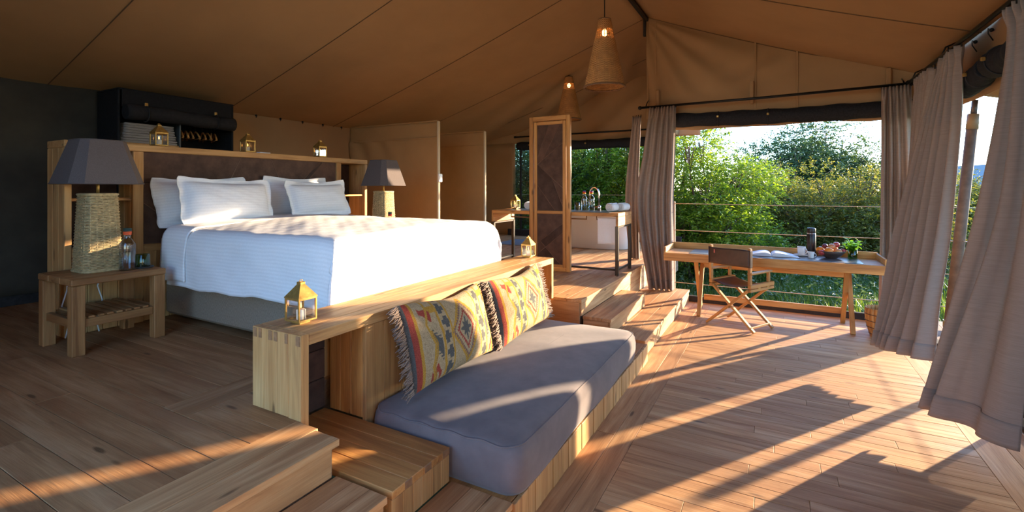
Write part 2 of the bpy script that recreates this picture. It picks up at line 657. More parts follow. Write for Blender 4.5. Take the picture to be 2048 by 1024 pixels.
riser(plat, (-1.5, 1.715), (1.47, 1.715), 0.335, PZ - 0.03)
riser(plat, (4.5, 1.705), (7.17, 1.705), 0.335, PZ - 0.03)
riser(plat, (5.92, 1.705), (7.17, 1.705), 0.168, 0.335)
riser(plat, (4.497, 1.71), (4.497, 2.32), 0.17, PZ - 0.03)

def step(label, x0, x1, y0, y1, z0, z1, n, ends=()):
    o = structure('trim', label)
    deck_slab(o, x0 + 0.03, x1 - 0.03, y0 + 0.035, y1, z0 + 0.003, z1 - 0.032)
    w = (y1 - y0) / n
    for i in range(n):
        planks(o, 'deck', x0, x1, y0 + i * w, y0 + (i + 1) * w, z1, 'x', w, joints=2.4 if x1 - x0 > 2.6 else None, name='tread_board')
    riser(o, (x0 + 0.01, y0 + 0.022), (x1 - 0.01, y0 + 0.022), z0 + 0.003, z1 - 0.03)
    for x in ends:
        part(o, 'side_board', 'deck', (x, (y0 + y1) / 2 + 0.017, (z0 + z1) / 2 - 0.014), (0.022, y1 - y0 - 0.036, z1 - z0 - 0.034))
    return o
step('upper step of the flight beside the bench, nearest the camera', -1.5, 1.49, 1.40, 1.70, 0.167, 0.335, 3)
step('lower step of the flight beside the bench, nearest the camera', -1.5, 1.93, 1.055, 1.40, 0.0, 0.167, 3)
step('short upper step block below the bathroom platform', 4.52, 5.92, 1.40, 1.69, 0.167, 0.335, 3, (4.545, 5.895))
step('long lower step running to the curtain corner', 4.56, 7.17, 1.085, 1.69, 0.0, 0.167, 4, (4.585, 7.145))

# ---- canvas sheets with slack; frame maps (u, v) in metres to 3-D, n is the push direction
def canvas(name, o, mat, nu, nv, fn, th=0.006):
    P = np.zeros((nu, nv, 3))
    U, V = np.meshgrid(np.linspace(0, 1, nu), np.linspace(0, 1, nv), indexing='ij')
    fn(U, V, P)
    m = MB().grid(P)
    ob = m.build(name, mat, o)
    sd = ob.modifiers.new('thickness', 'SOLIDIFY')
    sd.thickness = th
    sd.offset = 0
    return ob

roof = structure('ceiling', 'brown canvas tent roof with a ridge')
XA, XB = -0.8, 10.4  # near roof end is unseen, cut short to let in sky light
def roof_left(U, V, P):
    P[..., 0] = XA + (XB - XA) * U
    y = RIDGE_Y + (EAVE_L + 0.35 - RIDGE_Y) * V
    P[..., 1] = y
    sag = 0.05 * np.sin(np.pi * V) * (1 - 0.5 * np.abs(np.sin(np.pi * (P[..., 0] - 0.2) / 1.75)))
    P[..., 2] = RIDGE_Z + (EAVE_LZ - RIDGE_Z) * V * (EAVE_L + 0.35 - RIDGE_Y) / (EAVE_L - RIDGE_Y) - sag
    far = np.clip((P[..., 0] - 7.2) / 1.5, 0, 1)
    d = np.hypot((P[..., 0] - 7.2), (y - RIDGE_Y))
    ang = np.arctan2(y - RIDGE_Y, P[..., 0] - 7.2)
    P[..., 2] += far * 0.035 * np.sin(ang * 26) * np.exp(-((ang - 0.8) / 0.6) ** 2) * np.clip(d, 0, 1.5)
canvas('canvas_left', roof, CANVAS, 120, 40, roof_left)
def roof_right(U, V, P):
    P[..., 0] = XA + (GX + 0.25 - XA) * U
    P[..., 1] = RIDGE_Y + (EAVE_R - RIDGE_Y) * V
    P[..., 2] = RIDGE_Z + (EAVE_RZ - RIDGE_Z) * V - 0.04 * np.sin(np.pi * V) * (1 - 0.5 * np.abs(np.sin(np.pi * (P[..., 0] - 0.2) / 1.75)))
canvas('canvas_right', roof, CANVAS, 80, 24, roof_right)
for k in range(-1, 6):
    x = 0.2 + 1.75 * k
    for side in (0, 1):
        if side and x > GX:
            continue
        pts = []
        for i in range(25):
            v = i / 24
            y = RIDGE_Y + ((EAVE_L + 0.3) - RIDGE_Y if not side else EAVE_R - RIDGE_Y) * v
            pts.append((x, y, roof_z(y) - (0.05 if not side else 0.04) * math.sin(PI * v) - 0.006))
        MB().tube(pts, 0.005, 4).build('seam', plain('seam_thread', (0.12, 0.07, 0.035), 0.9), roof)
MB().box(((XA + GX) / 2, RIDGE_Y, RIDGE_Z - 0.045), (GX - XA, 0.05, 0.05), None, 0.006).build('ridge_pole', plain('ridge_metal', (0.03, 0.025, 0.02), 0.5, 0.4), roof)
MB().box((GX - 0.05, RIDGE_Y + 0.02, RIDGE_Z - 0.16), (0.04, 0.035, 0.28), None, 0.006).build('ridge_strap', CANVAS_D, roof)
# eave line on the bed side: a row of eyelets with hooks
def hooks(o, pts, out, drop=0.07):
    for p in pts:
        p = Vector(p)
        m = MB()
        q = p + Vector(out)
        m.tube([p, q, q + Vector((0, 0, -drop * 0.5)), p + Vector((0, 0, -drop))], 0.0045, 5)
        m.ball(p + Vector(out) * 0.3, 0.016, 8, 6)
        m.build('eave_hook', BLACK, o)

# ---- walls
wall_b = structure('wall_back', 'brown canvas wall behind the headboard')
def wall_back(U, V, P):
    P[..., 0] = XA + (BX - XA) * U
    P[..., 2] = PZ - 0.02 + (EAVE_LZ + 0.12 - PZ) * V
    P[..., 1] = EAVE_L + 0.035 * fbm((P[..., 0] * 0.9, P[..., 2] * 1.2), 3) * (1 - V) * V * 4
canvas('canvas_sheet', wall_b, CANVAS, 90, 20, wall_back)
part(wall_b, 'skirting_strip', None, (3.0, EAVE_L - 0.03, PZ + 0.055), (12.4, 0.02, 0.11), mat=CANVAS_D)
hooks(wall_b, [(1.9 + 0.37 * i, EAVE_L - 0.02, EAVE_LZ - 0.015) for i in range(13)], (0, -0.02, 0.0), 0.03)
# dark sheet over the back wall to the left of the wardrobe
def dark_panel(U, V, P):
    P[..., 0] = -0.7 + 3.06 * U
    P[..., 2] = PZ + 0.1 + (EAVE_LZ + 0.06 - PZ - 0.1) * V
    P[..., 1] = EAVE_L - 0.06 + 0.02 * fbm((P[..., 0] * 2.2, P[..., 2] * 1.0), 5)
canvas('dark_panel', wall_b, cloth('dark_olive_canvas', (0.060, 0.052, 0.040), 0, (5, 5, 5), 0.15), 50, 20, dark_panel)

gable = structure('wall_gable', 'canvas gable above the open window by the desk')
ZB = 2.60                                                     # foot of the hanging gable canvas
def gable_fn(U, V, P):
    y = EAVE_R + (RIDGE_Y - EAVE_R) * U
    top = np.vectorize(roof_z)(y) + 0.06
    P[..., 1] = y
    P[..., 2] = ZB + 0.03 + (top - ZB - 0.03) * V
    z = P[..., 2]
    # folds fan out from the ridge end and hang below a pocket near the middle
    ang = np.arctan2(RIDGE_Z - z, RIDGE_Y + 0.05 - y)
    d = np.hypot(RIDGE_Z - z, RIDGE_Y - y)
    fan = 0.030 * np.sin(ang * 21) * np.clip(d / 0.9, 0, 1) * np.exp(-(d / 1.9) ** 2) * (ang > 0.3)
    pk = 0.022 * np.sin((z * 17 + y * 9)) * np.exp(-((y - 0.25) / 0.35) ** 2) * np.exp(-((z - 3.2) / 0.28) ** 2)
    P[..., 0] = GX + 0.02 * fbm((y * 1.4, z * 1.4), 8) + (fan + pk) * np.clip((V - 0.02) * 4, 0, 1)
canvas('canvas_sheet', gable, CANVAS, 120, 60, gable_fn)
for y in (RIDGE_Y - 0.02, RIDGE_Y - 0.13, 0.26, -0.22):
    z1 = roof_z(y) - 0.03
    MB().box((GX - 0.015, y, (ZB + z1) / 2), (0.006, 0.022, z1 - ZB), None, 0.002).build('sewn_seam', CANVAS, gable)
for y in (1.52, 0.30, -1.15):
    MB().box((GX - 0.055, y, 2.87), (0.05, 0.05, 0.30), None, 0.01).build('rod_loop', CANVAS, gable)
# lower flap with a scalloped hem below the rolled blind
def flap(U, V, P):
    y = EAVE_R + (RIDGE_Y - EAVE_R) * U
    P[..., 1] = y
    low = 2.415 + 0.025 * np.abs(np.sin(y * 3.1)) - 0.012 * fbm((y * 2.0, y * 0), 4)
    P[..., 2] = low + (2.75 - low) * V
    P[..., 0] = GX + 0.07 + 0.025 * (1 - V) * np.sin(y * 5)
canvas('hem_flap', gable, CANVAS, 60, 8, flap)
MB().box((GX - 0.01, 0.0, 0.035), (0.05, 2.9, 0.10), None, 0.006).build('sill_strip', CANVAS_D, gable)
MB().box((GX - 0.01, 0.0, -0.01), (0.09, 2.9, 0.025), None, 0.004).build('sill_trim', wood('honey', 'y'), gable)

bath = structure('wall_bathroom', 'canvas gable end of the bathroom with two openings')
def bath_fn(U, V, P):
    y = 1.3 + (EAVE_L - 1.3) * U
    top = np.vectorize(roof_z)(y) + 0.10
    P[..., 1] = y
    P[..., 2] = 2.62 + (top - 2.62) * V
    z = P[..., 2]
    P[..., 0] = BX + 0.04 * np.sin((z * 1.3 + y * 1.0) * 7 + 1.5 * fbm((y, z), 2)) * np.exp(-((y - 2.6) / 1.1) ** 2) * (1 - V * 0.6)
canvas('canvas_sheet', bath, CANVAS, 90, 40, bath_fn)
for y0, y1, nm in ((5.35, 6.3, 'canvas_sheet'),):
    def side_fn(U, V, P):
        P[..., 1] = y0 + (y1 - y0) * U
        P[..., 2] = PZ + (2.64 - PZ) * V
        P[..., 0] = BX + 0.02 * fbm((P[..., 1], P[..., 2]), 9)
    canvas(nm, bath, CANVAS, 10, 14, side_fn)
MB().box((BX, 3.6, PZ + 0.07), (0.05, 3.9, 0.15), None, 0.01).build('sill_strip', CANVAS_D, bath)
def bath_side(U, V, P):
    P[..., 0] = GX - 0.02 + (BX - GX + 0.02) * U
    P[..., 2] = 2.62 + (RIDGE_Z - 2.62) * V
    P[..., 1] = RIDGE_Y + 0.02 * fbm((P[..., 0] * 1.3, P[..., 2]), 12)
canvas('side_canvas', bath, CANVAS, 20, 14, bath_side)
# black zip strip and clear vinyl on the left opening of the bathroom
win = structure('window_1', 'clear vinyl bathroom window with a black zip strip')
MB().box((BX - 0.02, 5.20, 1.60), (0.012, 0.05, 2.1), None, 0.003).build('zip_strip', CANVAS_D, win)
vin, nt, b_, out_ = new_mat('clear_vinyl')
t_ = N(nt, 'ShaderNodeBsdfTransparent'); t_.inputs[0].default_value = (0.72, 0.80, 0.78, 1)
g_ = N(nt, 'ShaderNodeBsdfGlossy', Roughness=0.25); g_.inputs[0].default_value = (0.8, 0.85, 0.85, 1)
x_ = N(nt, 'ShaderNodeMixShader'); x_.inputs[0].default_value = 0.05
L(nt, t_.outputs[0], x_.inputs[1]); L(nt, g_.outputs[0], x_.inputs[2]); L(nt, x_.outputs[0], out_.inputs[0])
MB().box((BX - 0.01, 4.75, 1.60), (0.004, 1.3, 2.0), None, 0.001).build('vinyl_pane', vin, win)
MB().box((BX - 0.01, 4.08, 1.60), (0.02, 0.04, 2.1), None, 0.003).build('frame_strip', CANVAS_D, win)

wall_r = structure('wall_right', 'canvas valance above the open side of the deck')
def val_fn(U, V, P):
    P[..., 0] = 0.6 + (GX - 0.6) * U
    P[..., 2] = 2.40 + (EAVE_RZ + 0.08 - 2.40) * V
    P[..., 1] = EAVE_R - 0.06 + 0.05 * V + 0.02 * fbm((P[..., 0] * 1.2, P[..., 2] * 2), 6)
canvas('valance', wall_r, CANVAS, 60, 10, val_fn)
hooks(wall_r, [(7.0 - 0.36 * i, EAVE_R + 0.0, EAVE_RZ - 0.06) for i in range(14)], (0, 0.03, 0.02), 0.08)
MB().box((3.4, EAVE_R + 0.06, 0.012), (7.6, 0.06, 0.03), None, 0.008).build('track_strip', CANVAS_D, wall_r)
def awn(U, V, P):
    P[..., 0] = 0.6 + (GX + 0.4 - 0.6) * U
    P[..., 1] = EAVE_R - 0.09 - 0.95 * V
    P[..., 2] = EAVE_RZ - 0.02 - 0.30 * V - 0.05 * np.sin(np.pi * V)
canvas('awning', wall_r, CANVAS, 40, 10, awn)

# ---- unseen tent end behind the camera: flaps added, gap sized for the sky fill
wall_l = structure('wall_left', 'unseen canvas flaps added at the tent end behind the camera to hold back sky light')
def left_sheet(y0, y1, z0, z1):
    def fn(U, V, P):
        y = y0 + (y1 - y0) * U
        top = np.minimum(np.vectorize(roof_z)(y) + 0.05, z1)
        P[..., 1] = y
        P[..., 2] = z0 + (top - z0) * V
        P[..., 0] = XA + 0.05 + 0.02 * fbm((y, P[..., 2]), 31)
    canvas('canvas_sheet', wall_l, CANVAS, 20, 12, fn)
left_sheet(-1.55, 1.0, -0.02, 9.0)
left_sheet(3.1, 6.32, -0.02, 9.0)

# ---- canvas partitions between bedroom and bathroom
def partition(label, x, y0, y1, zt, seed):
    o = structure('wall_partition', label)
    def fn(U, V, P):
        y = y0 + (y1 - y0) * U
        z = PZ + (zt - PZ) * V
        P[..., 1] = y; P[..., 2] = z
        pull = 0.03 * np.sin((y - z * 0.45) * 15 + seed) * np.exp(-((z - 2.25) / 0.35) ** 2) * (z < 2.36)
        P[..., 0] = x + 0.012 * fbm((y * 1.6, z * 1.6), seed) + pull * np.clip(U * 1.3 - 0.25, 0, 1)
    canvas('canvas_sheet', o, PART_C, 60, 60, fn, 0.02)
    MB().box((x - 0.018, (y0 + y1) / 2, zt - 0.245), (0.008, y1 - y0, 0.018), None, 0.002).build('hem_seam', PART_C, o)
    MB().box((x, y0 - 0.008, (PZ + zt) / 2), (0.05, 0.03, zt - PZ), None, 0.006).build('edge_batten', plain('batten_canvas', (0.50, 0.40, 0.27), 0.8), o)
    MB().box((x, (y0 + y1) / 2, zt + 0.006), (0.045, y1 - y0, 0.02), None, 0.006).build('top_rail', PART_C, o)
    return o
partition('tall canvas partition right behind the bedside lamp', 5.8, 4.45, 6.28, 2.60, 2)
partition('second canvas partition, beyond the first one', 7.25, 4.54, 6.28, 2.60, 5)

# ---- ground outside
gm, nt, b_, _ = new_mat('earth')
c_ = ramp(nt, noise_n(nt, coords(nt, (0.8,) * 3, False), 1, 5, 0.6), [(0.35, (0.030, 0.045, 0.014)), (0.6, (0.07, 0.09, 0.03)), (0.8, (0.14, 0.12, 0.06))])
L(nt, c_, b_.inputs['Base Color']); b_.inputs['Roughness'].default_value = 1.0
GZ = -0.75
P = np.zeros((70, 70, 3))
xs = np.linspace(-60, 110, 70); ys = np.linspace(-85, 85, 70)
X_, Y_ = np.meshgrid(xs, ys, indexing='ij')
P[..., 0] = X_; P[..., 1] = Y_; P[..., 2] = GZ + 0.12 * fbm((X_ * 0.12, Y_ * 0.12), 1)
gr = MB().grid(P).build('ground', gm)
gr['kind'] = 'structure'
gr['label'] = 'grassy ground below the decks'

# ------------------------------------------------------------------ headboard unit
HY0, HY1 = 4.576, 4.876
hb = thing('headboard_cabinet', 'long wooden headboard cabinet with leather panels and open side shelves behind the bed', 'headboard', (1.518, HY0, PZ))
def hb_part(name, x0, x1, y0, y1, z0, z1, kind='bench', b=0.004, mat=None):
    return part(hb, name, kind, ((x0 + x1) / 2 - 1.518, (y0 + y1) / 2 - HY0, (z0 + z1) / 2 - PZ), (x1 - x0, y1 - y0, z1 - z0), b, mat=mat)
ZT = 1.955
hb_part('top_board', 1.518, 4.50, HY0 - 0.004, HY1, ZT - 0.055, ZT)
for i in range(3):                       # side panels, each of three glued boards
    y0 = HY0 + 0.1 * i
    hb_part('side_board', 1.518, 1.563, y0, y0 + 0.099, PZ, ZT - 0.056)
    hb_part('side_board', 4.455, 4.50, y0, y0 + 0.099, PZ, ZT - 0.056)
for x0, x1 in ((1.95, 2.026), (4.015, 4.083)):
    hb_part('divider_post', x0, x1, HY0, HY0 + 0.045, PZ, ZT - 0.056)
    for i in range(2):
        hb_part('divider_board', x0 + (0.0 if x0 < 3 else 0.03), x0 + (0.038 if x0 < 3 else 0.068), HY0 + 0.046 + 0.1 * i, HY0 + 0.144 + 0.1 * i, PZ, ZT - 0.056)
for x0, x1 in ((1.564, 1.949), (4.084, 4.454)):
    hb_part('shelf', x0, x1, HY0 + 0.02, HY1 - 0.03, 1.50, 1.522, 'honey')
    hb_part('rail', x0, x1, HY0 + 0.004, HY0 + 0.05, 1.085, 1.15)
    hb_part('shelf', x0, x1, HY0 + 0.05, HY1 - 0.03, 1.085, 1.105, 'honey')
    hb_part('back_panel', x0, x1, HY1 - 0.028, HY1 - 0.004, 1.10, ZT - 0.056, mat=LEATHER2)
hb_part('rail', 2.027, 4.014, HY0 + 0.002, HY0 + 0.05, 1.075, 1.135)
def frontboards(x0, x1, n):
    w = (x1 - x0) / n
    for i in range(n):
        hb_part('front_board', x0 + i * w, x0 + (i + 1) * w - 0.003, HY0 + 0.008 + 0.002 * (i % 2), HY0 + 0.03, PZ + 0.004, 1.084)
frontboards(1.566, 1.949, 4); frontboards(2.028, 4.013, 20); frontboards(4.085, 4.453, 4)
hb_part('backing_board', 2.027, 4.014, HY0 + 0.035, HY0 + 0.05, 1.136, ZT - 0.056, mat=LEATHER2)
# leather patchwork: each stitched patch is a piece
def patches(parent, rect, lines, frame, th, mats, gap=0.0016, seed=3):
    r = random.Random(seed)
    for Pq in split_polys(rect, lines):
        Pq = ccw(Pq)
        m = MB().prism(inset_poly(Pq, gap), frame, th, 0.002)
        m.build('leather_patch', r.choice(mats), parent, fix=True)
    w = MB()
    for Pq in split_polys(rect, lines):
        Q = inset_poly(Pq, 0.0005)
        for i in range(len(Q)):
            a, b = Q[i], Q[(i + 1) % len(Q)]
            w.tube([frame(*a, th + 0.0005), frame(*b, th + 0.0005)], 0.0028, 4)
    w.build('stitched_seam', SEAM, parent)
LM = [LEATHER, LEATHER, LEATHER2, LEATHER3]
A = 2.03 - 1.518; B_ = 4.011 - 1.518; z0, z1 = 1.138 - PZ, ZT - 0.058 - PZ
def fr(u, v, w): return (u, 0.035 - w, v)
hm = (A + B_) / 2
patches(hb, [(A, z0), (B_, z0), (B_, z1), (A, z1)], [
    (hm - 0.16, z1, hm - 0.52, z0, None),
    (hm + 0.16, z1, hm + 0.52, z0, lambda x, y: x > hm - 0.1),
    (A, z0 + 0.50, B_, z0 + 0.50, lambda x, y: x < hm - 0.36),
    (A, z0 + 0.34, A + 0.30, z0 + 0.10, lambda x, y: x < A + 0.35 and y < z0 + 0.5),
    (A + 0.30, z0 + 0.10, A + 0.75, z0 + 0.45, lambda x, y: x < hm - 0.36 and y < z0 + 0.5),
    (B_ - 0.45, z0 + 0.55, B_, z0 + 0.95, lambda x, y: x > hm + 0.36),
    (B_ - 0.9, z0, B_ - 0.35, z0 + 0.58, lambda x, y: x > hm + 0.36 and y < z0 + 0.55),
], fr, 0.016, LM)

# ------------------------------------------------------------------ bed
bed = thing('bed', 'king bed with white striped duvet on a taupe upholstered base', 'bed', (3.02, 2.36, PZ))
BX0, BX1, BY0, BY1 = 2.17, 3.87, 2.40, 4.55
bo = Vector((3.02, 2.36, PZ))
UPH = cloth('taupe_upholstery', (0.27, 0.205, 0.150), 0, (220, 220, 60), 0.25, 0.9, bump_s=0.3)
m = MB().box(Vector(((BX0 + BX1) / 2, (BY0 + BY1) / 2, 0.745)) - bo, (BX1 - BX0, BY1 - BY0, 0.41), None, 0.025)
m.build('bed_base', UPH, bed)
for x in (BX0 + 0.12, BX1 - 0.12):
    for y in (BY0 + 0.12, BY1 - 0.12):
        MB().lathe([(0.03, 0), (0.04, 0.045)], 12, Vector((x, y, PZ)) - bo).build('bed_foot', BLACK, bed)
m = MB().box(Vector(((BX0 + BX1) / 2, (BY0 + BY1) / 2, 1.06)) - bo, (BX1 - BX0 - 0.02, BY1 - BY0 - 0.02, 0.21), None, 0.05)
m.stripe = [v[2] for v in m.v]
m.build('mattress', WHITE_L, bed)

def drape(name, x0, x1, yf, yh, ztop, dropx, dropy, r, crown, seed, sx=170, sy=110, amp=1.0, foot=True):
    hx = (x1 - x0) / 2
    cx = (x0 + x1) / 2
    q = PI / 2 * r
    a = np.linspace(-(hx - r + q + dropx - r), hx - r + q + dropx - r, sx)
    bmax = (q + dropy - r) if foot else 0.0
    b = np.linspace(-bmax, yh - yf - (r if foot else 0), sy)
    Aa, Bb = np.meshgrid(a, b, indexing='ij')
    def fold(t, flat):
        """t: signed distance past the flat part -> (horizontal run, drop)"""
        e = np.clip(np.abs(t) - flat, 0, None)
        run = np.where(e < q, r * np.sin(np.clip(e / r, 0, PI / 2)), r)
        drop = np.where(e < q, r * (1 - np.cos(np.clip(e / r, 0, PI / 2))), r + e - q)
        return np.where(e > 0, np.sign(t) * (flat + run), t), drop
    xx, da = fold(Aa, hx - r)
    eb = np.clip(-Bb, 0, None)
    run = np.where(eb < q, r * np.sin(np.clip(eb / r, 0, PI / 2)), r)
    db = np.where(eb < q, r * (1 - np.cos(np.clip(eb / r, 0, PI / 2))), r + eb - q)
    yy = np.where(Bb < 0, yf + r - run, yf + r + Bb) if foot else yf + Bb
    if not foot:
        db = np.zeros_like(da)
    drop = np.maximum(da, db) + 0.12 * np.minimum(da, db)
    n1 = fbm((xx * 1.9, yy * 1.9), seed); n2 = fbm((Aa * 5.5, Bb * 5.5), seed + 1)
    top = crown * (1 - (np.abs(Aa) / (hx + 0.1)) ** 2).clip(0) * np.clip(1 - (np.clip(0.55 - Bb, 0, 1) / 1.1) ** 2, 0, 1)
    zz = ztop - drop + top + amp * (0.010 * n1 + 0.005 * n2)
    # the hanging sides swing a little and the corner makes a fold
    side = np.clip(da / 0.15, 0, 1); ft = np.clip(db / 0.15, 0, 1)
    hem = 0.008 * np.sin(Bb * 4.2 + seed) + 0.005 * np.sin(Bb * 13)
    xx = cx + xx + np.sign(Aa) * side * amp * (0.018 * fbm((Bb * 2.5, da * 3), seed + 2) + 0.05 * da)
    yy = yy - ft * amp * (0.018 * fbm((Aa * 2.5, db * 3), seed + 3) + 0.04 * db)
    corner = side * ft
    xx += np.sign(Aa) * corner * 0.02 * np.sin(np.minimum(da, db) * 9)
    yy -= corner * 0.025 * np.cos(np.minimum(da, db) * 8)
    zz += side * hem * np.clip((da - 0.1) / 0.3, 0, 1)
    Pq = np.stack([xx, yy, zz], -1)
    m = MB().grid(Pq - np.array(bo))
    m.stripe = Aa.reshape(-1)
    ob = m.build(name, WHITE_L, bed)
    sd = ob.modifiers.new('thickness', 'SOLIDIFY'); sd.thickness = 0.012; sd.offset = -1
    return ob
drape('sheet', 2.105, 3.935, 4.05, 4.47, 1.222, 0.36, 0, 0.06, 0.04, 21, 120, 30, 0.5, False)
drape('duvet', 2.045, 3.995, 2.365, 4.22, 1.262, 0.415, 0.62, 0.085, 0.070, 5)
drape('folded_cuff', 2.03, 4.01, 3.95, 4.30, 1.278, 0.40, 0, 0.09, 0.065, 9, 140, 26, 0.8, False)

def pillow(label, loc, w, h, t, tilt, rz, seed, roll=0.0, group='white pillows on the bed'):
    o = thing('pillow', label, 'pillow', loc, 0, group, rot=(tilt, roll, rz))
    nu, nv = 56, 40
    U, V = np.meshgrid(np.linspace(-1, 1, nu), np.linspace(-1, 1, nv), indexing='ij')
    fl = 0.055                                     # flat flange all round
    bx, bz = w / 2, h / 2
    x = U * bx; z = V * bz
    ex = np.clip(np.abs(x) / (bx - fl), 0, 1); ez = np.clip(np.abs(z) / (bz - fl), 0, 1)
    puff = ((1 - ex ** 2.6) * (1 - ez ** 2.6)).clip(0) ** 0.55
    pin = 1 - 0.06 * (1 - V ** 2) * np.abs(U) ** 4
    x = x * pin
    z = z * (1 - 0.05 * (1 - U ** 2) * np.abs(V) ** 4) + bz
    wv = 0.012 * fbm((U * 2.2, V * 2.2), seed)
    edge = np.maximum(ex, ez) >= 1
    flop = 0.025 * fbm((U * 1.6, V * 1.6), seed + 4) * np.maximum(np.abs(U), np.abs(V)) ** 6
    front = -(t / 2) * puff - wv * puff + flop - 0.003
    back = (t / 2) * puff + flop + 0.003
    z = z - 0.03 * (1 - U ** 2) * (V > 0) * V ** 2
    ck = 1 - 0.075 * np.abs(U * V) ** 5
    x = x * ck
    z = bz + (z - bz) * ck
    m = MB()
    m.grid(np.stack([x, front, z], -1)); n1 = len(m.v)
    m.grid(np.stack([x, back, z], -1)[::-1])
    # close the rim
    ring = [i * nv for i in range(nu)] + [(nu - 1) * nv + j for j in range(1, nv)] + [i * nv + nv - 1 for i in range(nu - 2, -1, -1)] + [j for j in range(nv - 2, 0, -1)]
    bk = [n1 + (nu - 1 - r // nv) * nv + r % nv for r in ring]
    for i in range(len(ring)):
        j = (i + 1) % len(ring)
        m.f.append((ring[i], ring[j], bk[j], bk[i])); m.sm.append(False)
    m.stripe = [v[2] for v in m.v]
    m.build('pillow_case', WHITE_L, o)
    return o
LEAN = -0.30
pillow('white striped pillow behind the left front pillow, its edge showing at the left', (2.48, 4.45, 1.265), 0.86, 0.46, 0.11, -0.24, 0.02, 3, -0.03)
pillow('white striped pillow in front on the left, with a sunlit triangle', (2.55, 4.22, 1.275), 0.84, 0.45, 0.19, LEAN, -0.03, 7, 0.03)
pillow('white striped pillow behind the right front pillow, its left corner showing', (3.44, 4.45, 1.27), 0.80, 0.48, 0.11, -0.24, 0.0, 12, 0.02)
pillow('white striped pillow in front on the right, beside the shelf', (3.55, 4.24, 1.285), 0.80, 0.43, 0.19, LEAN, 0.03, 16, -0.02)

# ------------------------------------------------------------------ nightstands
def nightstand(label, x0, x1, y0, y1):
    zt = 0.505
    o = thing('nightstand', label, 'nightstand', (x0, y0, PZ))
    w, d = x1 - x0, y1 - y0
    k = 'stand'
    for i in range(3):
        dd = d / 3
        part(o, 'top_board', k, (w / 2, dd * (i + 0.5), zt - 0.0225), (w, dd - 0.001, 0.045), 0.006)
    t = 0.072
    for x in (t / 2 + 0.004, w - t / 2 - 0.004):
        for y in (t / 2 + 0.004, d - t / 2 - 0.004):
            part(o, 'leg', k, (x, y, (zt - 0.046) / 2), (t, t, zt - 0.046), 0.004)
    for y in (t / 2, d - t / 2):
        part(o, 'shelf_rail', k, (w / 2, y, 0.205), (w - 2 * t - 0.01, 0.03, 0.055))
    for x in (t / 2, w - t / 2):
        part(o, 'shelf_rail', k, (x, d / 2, 0.205), (0.03, d - 2 * t - 0.01, 0.055))
    n = 7
    for i in range(n):
        part(o, 'slat', k, (t + 0.02 + (w - 2 * t - 0.04) * (i + 0.5) / n, d / 2, 0.240), (0.036, d - 0.06, 0.014))
    return o
nightstand('low brown wooden nightstand with slatted shelf, left of the bed', 1.36, 1.912, 3.99, 4.53)
nightstand('low brown wooden nightstand beyond the bed under the right lamp', 4.13, 4.68, 4.0, 4.53)

# ------------------------------------------------------------------ wicker lamps
WICK = plain('wicker', (0.46, 0.335, 0.165), 0.65, var=0.30, scale=45)
WICK_D = plain('wicker_dark', (0.17, 0.085, 0.04), 0.75, var=0.4, scale=60)
SHADE = cloth('grey_lampshade', (0.115, 0.093, 0.090), 0.0, (160, 160, 160), 0.12, 0.85)
def sq_ring(hw, hd, r, n):
    """points round a rounded rectangle, n per side"""
    pts = []
    cs = [(hw - r, hd - r, 0), (-hw + r, hd - r, 90), (-hw + r, -hd + r, 180), (hw - r, -hd + r, 270)]
    for cx, cy, a0 in cs:
        for k in range(n):
            a = math.radians(a0 + 90 * k / (n - 1))
            pts.append((cx + r * math.cos(a), cy + r * math.sin(a)))
    return pts
def resample(pts, n):
    P = pts + [pts[0]]
    d = [0]
    for a, b in zip(P, P[1:]):
        d.append(d[-1] + math.dist(a, b))
    out, j = [], 0
    for i in range(n):
        t = d[-1] * i / n
        while d[j + 1] < t:
            j += 1
        k = (t - d[j]) / (d[j + 1] - d[j])
        out.append((P[j][0] + (P[j + 1][0] - P[j][0]) * k, P[j][1] + (P[j + 1][1] - P[j][1]) * k))
    return out
